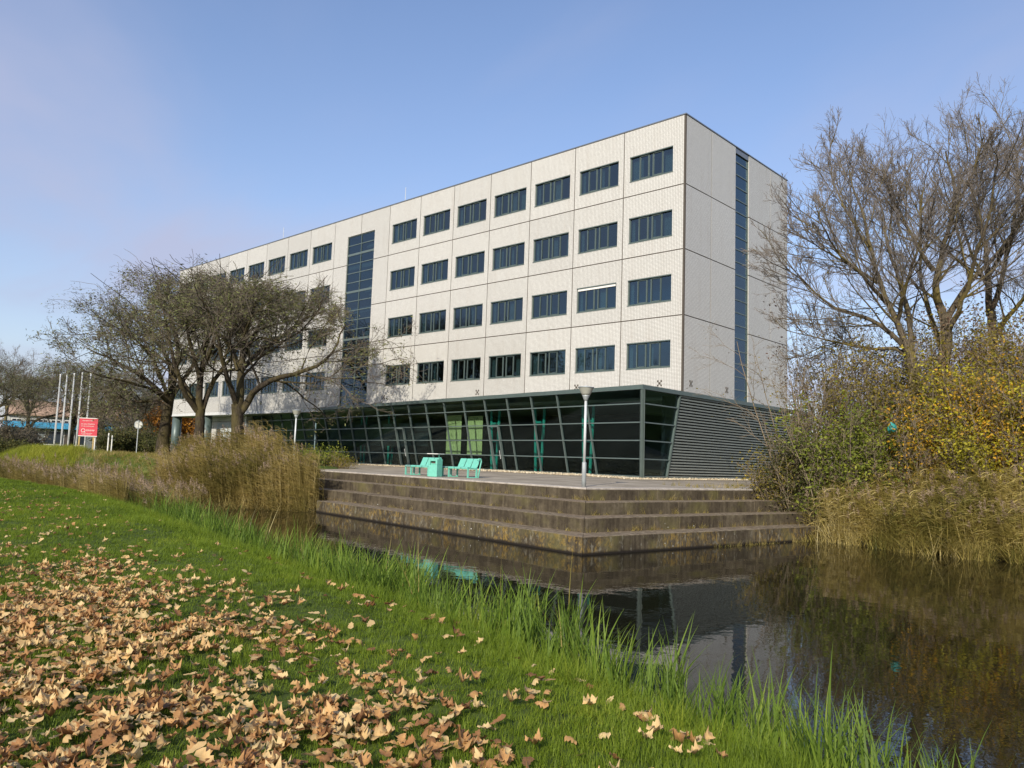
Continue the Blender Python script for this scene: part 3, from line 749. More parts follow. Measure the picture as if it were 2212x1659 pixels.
_k = NB('pebble'); g_r = _k.n('ShaderNodeNewGeometry').outputs['Random Per Island']; _k.color(_k.ramp(g_r, [(0, (.34, .26, .16)), (.4, (.56, .46, .30)), (1, (.72, .63, .46))])).rough(.85); pme.materials.append(_k.m)
tag(obj('pebbles', pme), 'pale pebbles lying along the foot of the glass wall', 'gravel', kind='stuff')

# ------------------------------------------------------------------ growth helpers for woody plants
def resample(pts, n):
    p = np.array(pts, float); d = np.r_[0, np.cumsum(np.linalg.norm(np.diff(p, axis=0), axis=1))]; t = np.linspace(0, d[-1], n)
    q = np.stack([np.interp(t, d, p[:, i]) for i in range(3)], -1)
    for _ in range(2): q[1:-1] = .25*q[:-2]+.5*q[1:-1]+.25*q[2:]
    return q, d[-1]
def sprout(P, Rd, L, n, g, t0=.2, t1=.98, ang=(.75, .2), lf=.5, ltaper=.5, N=6, rf=.55, trop=.05, wander=.12, rmin=.004, drift=None):
    """children for every polyline: P (B,M,3), Rd (B,M), L (B,)"""
    B_, M_, _ = P.shape; n_ = B_*n
    t = t0+(t1-t0)*((np.tile(np.arange(n), B_)+g.random(n_))/n); b = np.repeat(np.arange(B_), n)
    x = t*(M_-1); i = np.minimum(x.astype(int), M_-2); fr = (x-i)[:, None]
    st = P[b, i]*(1-fr)+P[b, i+1]*fr; tg = P[b, i+1]-P[b, i]; tg /= np.linalg.norm(tg, axis=1, keepdims=True)+1e-9
    rr = Rd[b, i]*(1-fr[:, 0])+Rd[b, i+1]*fr[:, 0]
    q = g.normal(size=(n_, 3)); q -= (q*tg).sum(1, keepdims=True)*tg; q /= np.linalg.norm(q, axis=1, keepdims=True)+1e-9
    a = np.clip(g.normal(ang[0], ang[1], n_), .15, 1.5)[:, None]; d = tg*np.cos(a)+q*np.sin(a)
    ln = L[b]*lf*(1-ltaper*t)*g.uniform(.55, 1.25, n_); step = (ln/(N-1))[:, None]
    out = np.zeros((n_, N, 3)); out[:, 0] = st
    for k in range(1, N):
        d = d+wander*g.normal(size=(n_, 3)); d[:, 2] += trop
        if drift is not None: d += drift
        d /= np.linalg.norm(d, axis=1, keepdims=True); out[:, k] = out[:, k-1]+d*step
    r0 = np.maximum(rr*rf, rmin*1.5)[:, None]; r1 = np.maximum(r0*.3, rmin); R2 = r0+(r1-r0)*np.linspace(0, 1, N)[None]
    return out, R2, ln
def leaf_quads(C, size, g, aspect=.5, droop=0.):
    n = len(C); d = g.normal(size=(n, 3)); d[:, 2] = d[:, 2]*.6-droop; d /= np.linalg.norm(d, axis=1, keepdims=True)
    w = np.cross(d, g.normal(size=(n, 3))); w /= np.linalg.norm(w, axis=1, keepdims=True)
    s = size*g.uniform(.6, 1.35, (n, 1)); V = np.stack([C, C+d*s*.5+w*s*aspect*.5, C+d*s, C+d*s*.5-w*s*aspect*.5], 1).reshape(-1, 3)
    return V, np.arange(4*n).reshape(n, 4)
def make_tree(name, base, limbs, levels, g, bark, twig, leafmat=None, leaf=None, ztop=None, soft=4., trunk_sides=10, thin=1.):
    """limbs: list of (points, r0, r1); first is the trunk.  levels: kwargs for sprout.  returns dict part -> mesh in coordinates relative to base"""
    base = np.array(base, float); Ps = []; Rs = []; Ls = []; thick = []
    for pts, r0, r1 in limbs:
        q, L = resample(pts, 14); w = g.normal(size=q.shape)*.02*L/5; w[0] = 0; q = q+w
        rad = (r0+(r1-r0)*np.linspace(0, 1, 14)**.8)*thin
        if pts is limbs[0][0]: rad = rad*(1+.5*np.exp(-np.linspace(0, 8, 14)))
        q = q-base
        if ztop is not None and pts is not limbs[0][0]:
            zs = ztop-base[2]-soft; q[:, 2] = np.where(q[:, 2] > zs, zs+soft*np.tanh((q[:, 2]-zs)/soft)-.12*np.maximum(0, q[:, 2]-zs), q[:, 2])
        Ps.append(q); Rs.append(rad); Ls.append(L)
    P = np.array(Ps); Rd = np.array(Rs); L = np.array(Ls)
    tv = tubes_np(P, Rd, trunk_sides); me = {'trunk': np_mesh(name+'_trunk', *tv, bark, True)}
    parts = []; cur = (P[1:] if len(P) > 1 else P, Rd[1:] if len(P) > 1 else Rd, L[1:] if len(P) > 1 else L); last = None
    for k, lv in enumerate(levels):
        cur = sprout(*cur, g=g, **lv)
        if ztop is not None:      # flat-topped crown: growth levels off towards the top
            zs = ztop-base[2]-soft; z_ = cur[0][..., 2]; cur[0][..., 2] = np.where(z_ > zs, zs+soft*np.tanh((z_-zs)/soft), z_)
        sides = (6, 4, 3, 3, 3)[k]; parts.append(tubes_np(cur[0], cur[1], sides)); last = cur
        if k == 0: first = cur
    me['branches'] = np_mesh(name+'_branches', *parts[0], bark, True)
    if len(parts) > 1: me['twigs'] = np_mesh(name+'_twigs', *cat(parts[1:]), twig)
    if leafmat:
        tips = last[0][:, 2:].reshape(-1, 3); k = leaf['n']; idx = g.integers(0, len(tips), k)
        C = tips[idx]+g.normal(size=(k, 3))*leaf.get('spread', .12)
        me['leaves'] = np_mesh(name+'_leaves', *leaf_quads(C, leaf['size'], g, leaf.get('aspect', .35), leaf.get('droop', .2)), leafmat)
    return me
def place(name, meshes, loc, label, cat_, group=None, rz=0, sc=1, kinds=()):
    r = empty(name, tuple(float(x) for x in loc), rz); r.scale = (sc, sc, sc); tag(r, label, cat_, group)
    for k, me in meshes.items():
        o = obj(k, me, r)
    return r
def pl_(pts, d, dd=None):
    """pixel polyline at distance d (+ per-point offsets) -> world"""
    return [pix(x, y, d+(dd[i] if dd else 0)) for i, (x, y) in enumerate(pts)]

# ------------------------------------------------------------------ the three honey locusts in front of the left wing
M['locust_leaf'] = leafy('locust_leaf', [(0.08, 0.0672, 0.033), (0.136, 0.128, 0.057), (0.176, 0.184, 0.075), (0.216, 0.232, 0.0825), (0.304, 0.288, 0.105)], .3)
LOC_LV = [dict(n=12, t0=.18, ang=(.85, .25), lf=.75, ltaper=.45, N=8, rf=.42, trop=.02, wander=.17, rmin=.016),
          dict(n=7, t0=.2, ang=(.75, .25), lf=.55, ltaper=.4, N=6, rf=.5, trop=.04, wander=.2, rmin=.009),
          dict(n=6, t0=.2, ang=(.75, .25), lf=.52, ltaper=.4, N=5, rf=.6, trop=.03, wander=.22, rmin=.0075),
          dict(n=3, t0=.3, ang=(.7, .25), lf=.6, ltaper=.3, N=4, rf=.7, trop=.0, wander=.25, rmin=.006)]
g = np.random.default_rng(3)
def ground_base(dx, d):
    p = pix(dx, 985, d); p[2] = float(height(p[0], p[1]))-.05; return p
d3 = 52; b3 = ground_base(512, d3)
t3 = [([b3]+pl_([(513, 930), (513, 873)], d3), .44, .36),
      (pl_([(515, 885), (519, 805), (529, 752), (529, 700), (519, 640), (530, 560)], d3, [0, 0, .3, .6, .2, 0]), .30, .05),
      (pl_([(520, 890), (535, 862), (562, 827), (631, 808), (702, 790), (725, 747), (745, 690)], d3, [0, 0, -.5, -1.5, -2, -2.2, -2.2]), .25, .04),
      (pl_([(516, 800), (493, 733), (453, 696), (416, 667), (380, 640)], d3, [0, .5, 1.2, 1.8, 2.2]), .20, .04),
      (pl_([(523, 795), (573, 747), (616, 716), (659, 667), (702, 644)], d3, [0, 1.0, 1.8, 2.5, 3]), .19, .04),
      (pl_([(528, 725), (545, 661), (562, 610), (573, 561)], d3, [0, -1, -2, -2.5]), .14, .03),
      (pl_([(512, 880), (500, 840), (480, 790), (470, 720), (430, 600)], d3, [0, -.6, -1.5, -2.5, -3]), .20, .04),
      (pl_([(520, 790), (540, 740), (560, 690), (600, 620), (630, 570)], d3, [0, 1.5, 3, 4, 5]), .17, .04)]
T3 = make_tree('locust', b3, t3, LOC_LV, g, M['bark'], M['twig_l'], M['locust_leaf'], dict(n=12500, size=.2, aspect=.32, spread=.16), ztop=pix(480, 455, d3)[2], soft=9)
place('spreading_tree', T3, b3, 'spreading dark tree nearest the glass plinth, its long limb reaching right', 'tree', 'spreading trees by the building')
d2 = 58; b2 = ground_base(429, d2)
t2 = [([b2]+pl_([(430, 930), (433, 885)], d2), .40, .31),
      (pl_([(433, 890), (430, 819), (447, 747), (453, 690), (450, 620), (440, 540)], d2, [0, 0, .4, .8, .5, 0]), .26, .05),
      (pl_([(437, 885), (465, 805), (496, 782), (530, 720), (560, 640)], d2, [0, .8, 1.8, 2.6, 3.2]), .20, .04),
      (pl_([(426, 888), (402, 859), (387, 819), (367, 747), (350, 640)], d2, [0, -.5, -1, -1.4, -1.8]), .21, .04),
      (pl_([(432, 820), (410, 740), (400, 680), (410, 590)], d2, [0, -1, -2, -3]), .17, .04),
      (pl_([(436, 800), (470, 720), (490, 640), (500, 560)], d2, [0, -1.5, -2.5, -3.5]), .17, .04),
      (pl_([(428, 880), (380, 800), (330, 760), (290, 740)], d2, [0, 1.5, 2.5, 3.5]), .17, .04)]
T2 = make_tree('locust', b2, t2, LOC_LV, g, M['bark'], M['twig_l'], M['locust_leaf'], dict(n=11000, size=.2, aspect=.32, spread=.16), ztop=pix(420, 470, d2)[2], soft=9)
place('spreading_tree', T2, b2, 'middle dark tree of the three before the white wing', 'tree', 'spreading trees by the building')
d1 = 66; b1 = ground_base(352, d1)
t1 = [([b1]+pl_([(353, 940), (361, 890), (369, 850)], d1), .48, .33),
      (pl_([(364, 865), (316, 819), (276, 796), (235, 773), (187, 750)], d1, [0, -.6, -1.2, -1.6, -2]), .24, .04),
      (pl_([(364, 885), (330, 862), (293, 870), (262, 860), (215, 845)], d1, [0, .5, 1, 1.4, 2]), .19, .035),
      (pl_([(370, 850), (367, 776), (333, 719), (287, 661), (260, 625)], d1, [0, .5, 1, 1.4, 2]), .24, .04),
      (pl_([(371, 850), (390, 747), (373, 676), (344, 590), (350, 550)], d1, [0, .3, .4, .6, 0]), .24, .04),
      (pl_([(366, 870), (340, 790), (290, 720), (240, 690)], d1, [0, -1.5, -3, -4]), .18, .04),
      (pl_([(371, 855), (420, 790), (440, 740), (470, 660), (480, 590)], d1, [0, 1.2, 2.2, 3.2, 4]), .2, .04),
      (pl_([(366, 870), (330, 840), (290, 830), (230, 815), (180, 800)], d1, [0, -2, -3.5, -4.5, -5]), .17, .035)]
T1 = make_tree('locust', b1, t1, LOC_LV, g, M['bark'], M['twig_l'], M['locust_leaf'], dict(n=13000, size=.2, aspect=.32, spread=.18), ztop=pix(330, 505, d1)[2], soft=10)
place('spreading_tree', T1, b1, 'dark tree farthest left, limbs spreading over the flagpoles, beside round sign', 'tree', 'spreading trees by the building')

# ------------------------------------------------------------------ bare trees on the right bank
RT_LV = [dict(n=13, t0=.12, ang=(.68, .2), lf=.62, ltaper=.5, N=9, rf=.42, trop=.06, wander=.085, rmin=.013),
         dict(n=8, t0=.15, ang=(.6, .2), lf=.55, ltaper=.4, N=7, rf=.45, trop=.06, wander=.085, rmin=.007),
         dict(n=6, t0=.15, ang=(.55, .2), lf=.55, ltaper=.4, N=5, rf=.55, trop=.05, wander=.09, rmin=.0052),
         dict(n=3, t0=.2, ang=(.5, .2), lf=.65, ltaper=.3, N=4, rf=.7, trop=.04, wander=.09, rmin=.0042)]
g = np.random.default_rng(8)
dA = 36; bA = ground_base(2046, dA)
tA = [([bA]+pl_([(2042, 900), (2040, 757), (2043, 664)], dA), .36, .26),
      (pl_([(2043, 670), (2021, 605), (2017, 545), (2037, 488), (2062, 402), (2062, 344), (2040, 265)], dA, [0, 0, .2, .4, .2, 0, 0]), .22, .04),
      (pl_([(2043, 660), (2108, 545), (2166, 500), (2215, 400), (2240, 300)], dA, [0, .5, 1, 1.5, 2]), .17, .03),
      (pl_([(2017, 545), (1979, 488), (1956, 430), (1922, 370), (1905, 310)], dA, [0, -.5, -1, -1.6, -2]), .13, .025),
      (pl_([(2050, 440), (2080, 360), (2110, 290), (2125, 230)], dA, [0, -.8, -1.2, -1.6]), .1, .02),
      (pl_([(2043, 690), (2090, 600), (2110, 500), (2140, 400), (2150, 300)], dA, [0, -1.2, -2, -2.8, -3.2]), .15, .03),
      (pl_([(2040, 740), (2010, 650), (1985, 560), (1990, 450), (1985, 350)], dA, [0, 1.6, 3, 4, 4.6]), .15, .03)]
TA_ = make_tree('bare', bA, tA, RT_LV, g, M['bark_r'], M['twig'], thin=.82)
_a = place('bare_tree', TA_, bA, 'tall bare tree with straight mossy trunk rising from the right bank thicket', 'tree', 'bare trees on the right bank')
dB = 33; bB = ground_base(1985, dB)
tB = [([bB]+pl_([(1982, 900), (1972, 800), (1963, 762)], dB), .30, .25),
      (pl_([(1963, 765), (1940, 686), (1911, 647), (1896, 610), (1886, 545), (1866, 480), (1850, 430), (1834, 370)], dB, [0, 0, .1, .2, .2, .3, .4, .5]), .17, .03),
      (pl_([(1969, 790), (1969, 699), (1946, 625), (1932, 575), (1914, 512), (1900, 420)], dB, [0, .4, .9, 1.2, 1.6, 2]), .15, .03),
      (pl_([(1962, 760), (1910, 705), (1879, 686), (1788, 664), (1730, 595), (1680, 576)], dB, [0, 0, -.2, -.6, -.8, -1]), .13, .02),
      (pl_([(1966, 775), (1940, 748), (1901, 757), (1820, 741), (1743, 725), (1700, 712)], dB, [0, .3, .4, .6, .8, 1]), .11, .015),
      (pl_([(1896, 612), (1820, 563), (1762, 531), (1708, 492)], dB, [.2, .4, .6, .8]), .08, .015),
      (pl_([(1915, 655), (1860, 590), (1800, 540), (1760, 440)], dB, [0, -1, -1.8, -2.2]), .10, .02),
      (pl_([(1940, 690), (1960, 600), (1990, 520), (1990, 420)], dB, [0, -1.2, -2, -2.6]), .11, .02),
      (pl_([(1885, 545), (1835, 470), (1800, 400), (1790, 350)], dB, [.2, 1, 1.6, 2]), .08, .02)]
TB_ = make_tree('bare', bB, tB, RT_LV, g, M['bark_r'], M['twig'], thin=.82)
place('bare_tree', TB_, bB, 'bare tree on the right bank whose low limbs reach left across the end wall', 'tree', 'bare trees on the right bank')
dC = 38; bC = ground_base(2160, dC)
tC = [([bC]+pl_([(2152, 800), (2147, 712), (2138, 640)], dC), .28, .2),
      (pl_([(2138, 650), (2131, 560), (2131, 487), (2112, 430), (2095, 350), (2110, 260)], dC, [0, 0, 0, .3, .6, .9]), .18, .03),
      (pl_([(2139, 640), (2170, 540), (2190, 430), (2200, 320), (2190, 240)], dC, [0, .6, 1, 1.5, 2]), .15, .03),
      (pl_([(2145, 700), (2200, 620), (2260, 550), (2300, 450)], dC, [0, -1, -1.8, -2.5]), .15, .03),
      (pl_([(2133, 560), (2180, 470), (2230, 380), (2260, 300)], dC, [0, -1, -2, -3]), .12, .03),
      (pl_([(2133, 580), (2100, 520), (2075, 430), (2060, 360)], dC, [0, 1.2, 2, 3]), .11, .03)]
TC_ = make_tree('bare', bC, tC, RT_LV, g, M['bark_r'], M['twig'], thin=.82)
_c = place('bare_tree', TC_, bC, 'bare tree at the far right edge behind the red-brown shrubs', 'tree', 'bare trees on the right bank')

_a.scale.z = .92; _c.scale.z = .92

# ------------------------------------------------------------------ shrubs
def make_shrub(name, h, rad, nst, g, leafmat, nleaf, lsize, stem=None, twigs=True, base_open=.25, aspect=.55, up=.05, clump=.22):
    a = g.random(nst)*6.283; rr = rad*.35*np.sqrt(g.random(nst)); st = np.stack([rr*np.cos(a), rr*np.sin(a), np.full(nst, -.1)], -1)
    lean = np.stack([np.cos(a), np.sin(a)], -1)*(rad*.75/h)*g.uniform(.2, 1.2, (nst, 1)); d = np.concatenate([lean, np.ones((nst, 1))], 1)
    N = 9; ln = h*g.uniform(.7, 1.05, nst); P = np.zeros((nst, N, 3)); P[:, 0] = st; d /= np.linalg.norm(d, axis=1, keepdims=True)
    for k in range(1, N):
        d = d+.07*g.normal(size=d.shape); d[:, 2] += .02; d /= np.linalg.norm(d, axis=1, keepdims=True); P[:, k] = P[:, k-1]+d*(ln/(N-1))[:, None]
    Rd = (.012+.012*g.random(nst))[:, None]*np.linspace(1, .35, N)[None]*(h/3)**.5
    c1 = sprout(P, Rd, ln, 7, g, t0=base_open, ang=(.7, .2), lf=.4, ltaper=.5, N=6, rf=.6, trop=up, wander=.14, rmin=.006)
    c2 = sprout(*c1, 5, g, t0=.2, ang=(.7, .2), lf=.5, N=4, rf=.7, trop=up*.5, wander=.18, rmin=.0045)
    c3 = sprout(*c2, 4, g, t0=.15, ang=(.7, .2), lf=.6, N=3, rf=.8, trop=.02, wander=.2, rmin=.0035)
    me = {'stems': np_mesh(name+'_stems', *cat([tubes_np(P, Rd, 5), tubes_np(c1[0], c1[1], 4), tubes_np(c2[0], c2[1], 3), tubes_np(c3[0], c3[1], 3)]), stem or M['stem'])}
    if nleaf:
        # leaves hang in clumps on the twigs; some twigs have lost theirs
        keep = g.random(len(c2[0])) < .75; tips = c2[0][keep][:, 1:].reshape(-1, 3); i = g.integers(0, len(tips), nleaf)
        me['leaves'] = np_mesh(name+'_leaves', *leaf_quads(tips[i]+g.normal(size=(nleaf, 3))*clump, lsize, g, aspect, .25), leafmat)
    return me
LC = dict(
 green=[(0.0702, 0.0894, 0.0154), (0.14, 0.171, 0.0242), (0.229, 0.269, 0.033), (0.386, 0.381, 0.0495)],
 olive=[(0.0878, 0.078, 0.0158), (0.194, 0.163, 0.0257), (0.299, 0.236, 0.0337), (0.527, 0.374, 0.0495)],
 yellow=[(0.13, 0.133, 0.0178), (0.276, 0.258, 0.0257), (0.454, 0.39, 0.0297), (0.8, 0.718, 0.0495)],
 orange=[(0.113, 0.0858, 0.0149), (0.244, 0.172, 0.0218), (0.389, 0.243, 0.0297), (0.778, 0.415, 0.0297), (0.8, 0.601, 0.0495)],
 red=[(0.081, 0.0468, 0.033), (0.162, 0.0936, 0.0605), (0.23, 0.137, 0.0825), (0.338, 0.221, 0.099)],
 dark=[(0.0338, 0.0416, 0.0132), (0.0675, 0.0754, 0.022), (0.115, 0.117, 0.033), (0.203, 0.169, 0.044)],
 beech=[(0.121, 0.0455, 0.0088), (0.27, 0.111, 0.0132), (0.446, 0.195, 0.0198), (0.567, 0.273, 0.0275)],
 grey=[(0.0405, 0.039, 0.0275), (0.081, 0.0715, 0.0495), (0.135, 0.117, 0.077), (0.189, 0.163, 0.105)])
for k, v in LC.items(): M['lf_'+k] = leafy('leaf_'+k, v, .35)
g = np.random.default_rng(21)
def shrub_at(dx, d, top, rad, nst, mat, nleaf, ls, label, group='shrubs of the right bank thicket', **kw):
    b = ground_base(dx, d); t = pix(dx, top, d)[2]; h = max(1., t-b[2])
    if d < 45: nleaf = int(nleaf*2.0); ls *= 1.25; kw.setdefault('base_open', .08); kw.setdefault('clump', .26); rad *= 1.12; nst = int(nst*1.3)
    place('shrub', make_shrub('shrub', h, rad, nst, g, M['lf_'+mat], nleaf, ls, **kw), b, label, 'shrub', group)
shrub_at(1665, 33.2, 985, .8, 14, 'olive', 1500, .08, 'low olive shrub at the end of the concrete steps')
shrub_at(1712, 33.0, 950, 1.1, 16, 'dark', 2600, .09, 'dark green shrub in front of the louvred wall')
shrub_at(1745, 34.5, 690, 1.7, 14, 'olive', 250, .08, 'nearly leafless shrub with pale stems against the louvres', twigs=True)
shrub_at(1790, 32.5, 890, 1.6, 18, 'green', 4200, .10, 'leafy green shrub left in the bank thicket')
shrub_at(1850, 34.5, 735, 2.0, 16, 'olive', 2600, .09, 'tall olive shrub left of the bare tree trunks')
shrub_at(1822, 37.0, 700, 1.9, 16, 'red', 1500, .09, 'reddish sparse shrub behind the green one by the plinth end')
shrub_at(1905, 32.0, 930, 1.3, 18, 'green', 3000, .09, 'low green shrub under the forked bare tree')
shrub_at(1955, 33.5, 800, 1.7, 18, 'olive', 3800, .09, 'olive shrub at the foot of the forked bare tree')
shrub_at(2000, 31.8, 860, 1.4, 16, 'orange', 1700, .09, 'orange and brown leaved shrub in mid thicket')
shrub_at(2040, 36.5, 700, 2.1, 14, 'olive', 2800, .09, 'tall brownish olive shrub round the straight trunk')
shrub_at(2085, 33.0, 790, 1.8, 18, 'yellow', 4200, .09, 'dense yellow-green shrub right of the straight trunk')
shrub_at(2120, 31.2, 900, 1.3, 16, 'yellow', 3200, .085, 'yellow leaved shrub just above the golden reeds')
shrub_at(2185, 31.5, 800, 1.6, 18, 'orange', 3400, .09, 'bright orange yellow shrub at the right edge')
shrub_at(2150, 35.5, 660, 2.1, 16, 'red', 2600, .09, 'red-brown shrub high at the right edge')
shrub_at(2100, 38.5, 640, 2.1, 14, 'red', 1700, .09, 'dull red-brown shrub behind the straight trunk')
shrub_at(2215, 34.0, 700, 2.0, 16, 'olive', 4200, .09, 'olive shrub cut by the right edge of the view')
shrub_at(2270, 31.5, 820, 1.8, 16, 'yellow', 3600, .09, 'yellow shrub beyond the right edge of the view')
shrub_at(1890, 39.0, 760, 2.2, 14, 'red', 2200, .10, 'dull reddish shrub behind the forked tree')
shrub_at(1980, 39.5, 740, 2.3, 14, 'dark', 2800, .10, 'dark shrub behind the bare trunks')
shrub_at(2200, 39.5, 720, 2.3, 14, 'dark', 4200, .10, 'dark shrub far behind the orange one')
shrub_at(705, 47, 968, 1.6, 22, 'green', 4200, .09, 'low green shrub on the terrace at the glass wall', group='shrubs by the glass wall', base_open=.1)
shrub_at(655, 47.5, 985, 1.2, 18, 'green', 2400, .09, 'small green shrub beside the distant lamp post', group='shrubs by the glass wall', base_open=.1)
shrub_at(735, 46, 985, .9, 16, 'olive', 1600, .08, 'low straw-tinged shrub at the right end of the green ones', group='shrubs by the glass wall', base_open=.1)
# background plants on the left
for dx, d, top, rad, mat, lab in ((318, 138, 862, 5.0, 'beech', 'orange autumn bush behind the round sign'), (402, 142, 866, 5.6, 'beech', 'orange autumn bush seen between the two columns'), (352, 146, 872, 5.2, 'beech', 'orange autumn bush behind the leftmost spreading tree'), (442, 150, 880, 5.0, 'beech', 'orange autumn bush behind the right column')):
    shrub_at(dx, d, top, rad, 30, mat, 9000, .36, lab, group='orange bushes beyond the building', base_open=.1, clump=.35)
for dx, d, top, rad, mat, lab in ((235, 96, 930, 2.6, 'dark', 'dark hedge bush right of the red sign'), (268, 98, 926, 2.8, 'dark', 'dark bush in the hedge left of the round sign'), (300, 99, 930, 2.6, 'dark', 'dark hedge bush behind the round sign'), (333, 95, 945, 2.2, 'dark', 'dark bush at the foot of the leftmost spreading tree'), (255, 108, 880, 4.2, 'grey', 'tall grey-brown bush behind the dark hedge')):
    shrub_at(dx, d, top, rad, 22, mat, 4200, .22, lab, group='hedge bushes by the sign', base_open=.05, clump=.3)
for dx, d, top, rad, mat, lab in ((8, 88, 915, 3.2, 'grey', 'grey twiggy bush at the left edge'), (42, 96, 925, 2.8, 'grey', 'grey bush left of the blue fascia'), (-30, 85, 900, 3.4, 'grey', 'grey bush beyond the left edge'), (20, 80, 955, 2., 'dark', 'low dark bush at the left edge')):
    shrub_at(dx, d, top, rad, 22, mat, 3600, .2, lab, group='bushes at the left edge', base_open=.05, clump=.3)

# trees farther off: copies of the locusts beyond the flagpoles, bare trees behind the photographer
for dx, d, T, rz, sc, lab in ((-35, 112, T1, 2.0, .82, 'distant spreading tree at the left edge'), (55, 124, T3, .9, .88, 'distant spreading tree left of the flagpoles'), (150, 120, T2, 3.9, .92, 'distant spreading tree behind the flagpoles'), (215, 113, T1, 4.4, .8, 'distant spreading tree behind the red sign'), (285, 126, T3, 5.2, .78, 'distant spreading tree behind the round sign')):
    b = ground_base(dx, d); place('spreading_tree', T, b, lab, 'tree', 'spreading trees beyond the flagpoles', rz, sc)
b = ground_base(5, 150); place('bare_tree', TA_, b, 'distant pale bare tree at the far left edge', 'tree', None, 1.0, .95)
for i, (x, y, T, rz, sc) in enumerate(((-34, -70, TA_, .5, 1.0), (-48, -66, TB_, 2.2, 1.15), (-62, -72, TA_, 3.6, 1.05), (-78, -66, TC_, 4.4, 1.05), (-96, -72, TB_, 1.2, 1.2), (-20, -78, TC_, 5.5, 1.05))):
    place('bare_tree', T, (x, y, float(height(x, y))), 'bare tree across the lawn, mirrored in the lower windows '+('near the building corner', 'second from the corner', 'in mid facade', 'before the stair glass', 'beside the stair glass', 'at the corner itself')[i], 'tree', 'trees mirrored in the windows', rz, sc)

# ------------------------------------------------------------------ street furniture on the terrace
def tpos(x, y): return (float(x), float(y), float(tz((x, y)))-.002)
def lamp(loc, label, h):
    r = tag(empty('lamp_post', loc), label, 'lamp post', 'lamp posts on the terrace')
    MB().lathe([(.075, -.05), (.075, .78), (.06, .82)], 14).build('sleeve', M['galv_d'], r, smooth=True)
    MB().lathe([(.048, .8), (.042, h-.46)], 12).build('post', M['galv'], r, smooth=True)
    MB().lathe([(.05, h-.48), (.075, h-.44), (.11, h-.34), (.135, h-.29)], 20).build('lamp_neck', M['galv_d'], r, smooth=True)
    b = MB().lathe([(.13, h-.30), (.17, h-.23), (.245, h-.07), (.262, h-.045), (.255, h-.03)], 24).build('lamp_bowl', M['lamp_bowl'], r, smooth=True)
    MB().lathe([(.275, h-.045), (.275, h-.02), (.2, h-.005), (.06, h+.012), (.02, h+.03)], 24).build('lamp_cap', M['galv_d'], b, smooth=True)
    MB().lathe([(.05, h-.29), (.05, h-.1)], 10).build('bulb', M['white'], b)
    return r
lp = pix(1260, 1052, 26.6); lamp(tpos(lp[0]-.06, lp[1]+.1), 'grey lamp post with conical bowl at the corner of the terrace', 3.36)
lp = pix(634, 1000, 47); lamp(tpos(lp[0], lp[1]), 'distant lamp post with conical bowl behind the tall brown reeds', 3.3)
def bench(loc, rz, label):
    r = tag(empty('bench', loc, rz), label, 'bench', 'mint benches on the terrace')
    # local: x along the bench (back panels at the right), y backwards, z up
    sw = .485; n = 4; L = sw*n
    prof = [(-.02, .355), (-.035, .40), (-.01, .435), (.05, .45), (.2, .435), (.36, .415), (.44, .42), (.49, .47), (.53, .56), (.60, .72), (.63, .79), (.655, .81), (.68, .80), (.69, .77)]
    seat = prof[:7]; back = prof[6:]
    def sheet(pr, x0, x1, t=.018):
        mb = MB(); k = len(pr)
        pts = [np.array(p) for p in pr]; nr = []
        for i in range(k):
            d = pts[min(i+1, k-1)]-pts[max(i-1, 0)]; d = d/np.linalg.norm(d); nr.append(np.array([-d[1], d[0]])*t)
        for x in (x0, x1):
            for i in range(k): mb.v.append((x, pts[i][0], pts[i][1]))
            for i in range(k): mb.v.append((x, pts[i][0]-nr[i][0], pts[i][1]-nr[i][1]))
        o = 2*k
        for i in range(k-1):
            mb.f += [(i, i+1, o+i+1, o+i), (k+i, o+k+i, o+k+i+1, k+i+1), (i, k+i, k+i+1, i+1), (o+i, o+i+1, o+k+i+1, o+k+i)]
        mb.f += [(0, o, o+k, k), (k-1, 2*k-1, o+2*k-1, o+k-1)]
        return mb
    for i in range(n):
        x0 = i*sw+.028; x1 = (i+1)*sw-.028
        sheet(seat, x0, x1).build('seat', M['mint_grey'] if i == 0 else M['mint'], r)
        if i > 0: sheet(back, x0, x1).build('backrest', M['mint'], r)
    for x in (.06, .53, L-.02):
        mb = MB().bar((x, .02, 0), (x, .02, .40), .045, .07, (0, 1, 0)).bar((x, .46, 0), (x, .46, .40), .045, .07, (0, 1, 0)).bar((x, .0, .02), (x, .50, .02), .046, .035).bar((x, .02, .375), (x, .46, .375), .046, .045)
        mb.build('leg', M['mint'], r)
    MB().bar((.03, .14, .39), (L, .14, .39), .05, .04).bar((.03, .36, .375), (L, .36, .375), .05, .04).build('seat_rail', M['mint'], r)
    MB().tube([(L+.03, .52, 0), (L+.03, .60, .45), (L+.03, .66, .70), (L+.03, .62, .80), (L+.03, .52, .80), (L+.03, .46, .74)], .032, 8).build('end_frame', M['mint'], r, smooth=True)
    MB().bar((sw, .66, .74), (L+.03, .66, .74), .03, .04).build('back_rail', M['mint'], r)
bdir = R(-8)
p = pix(1450/1.736+1000*.2034/1.736, 1000, 35.6)
pb1 = pix((1450+330*.2034)/1.736, 1025, 36.6); pb2 = pix((1450+1010*.2034)/1.736, 1027, 34.7)
bench(tpos(pb1[0], pb1[1]), bdir, 'mint green steel bench left of the litter bin')
bench(tpos(pb2[0], pb2[1]), bdir, 'mint green steel bench right of the litter bin')
pbn = pix((1450+890*.2034)/1.736, 1030, 34.2)
bn = tag(empty('litter_bin', tpos(pbn[0], pbn[1]), R(12)), 'mint green litter bin with raised lid plate between the benches', 'litter bin')
body = MB(); w, d_, h = .23, .20, .74
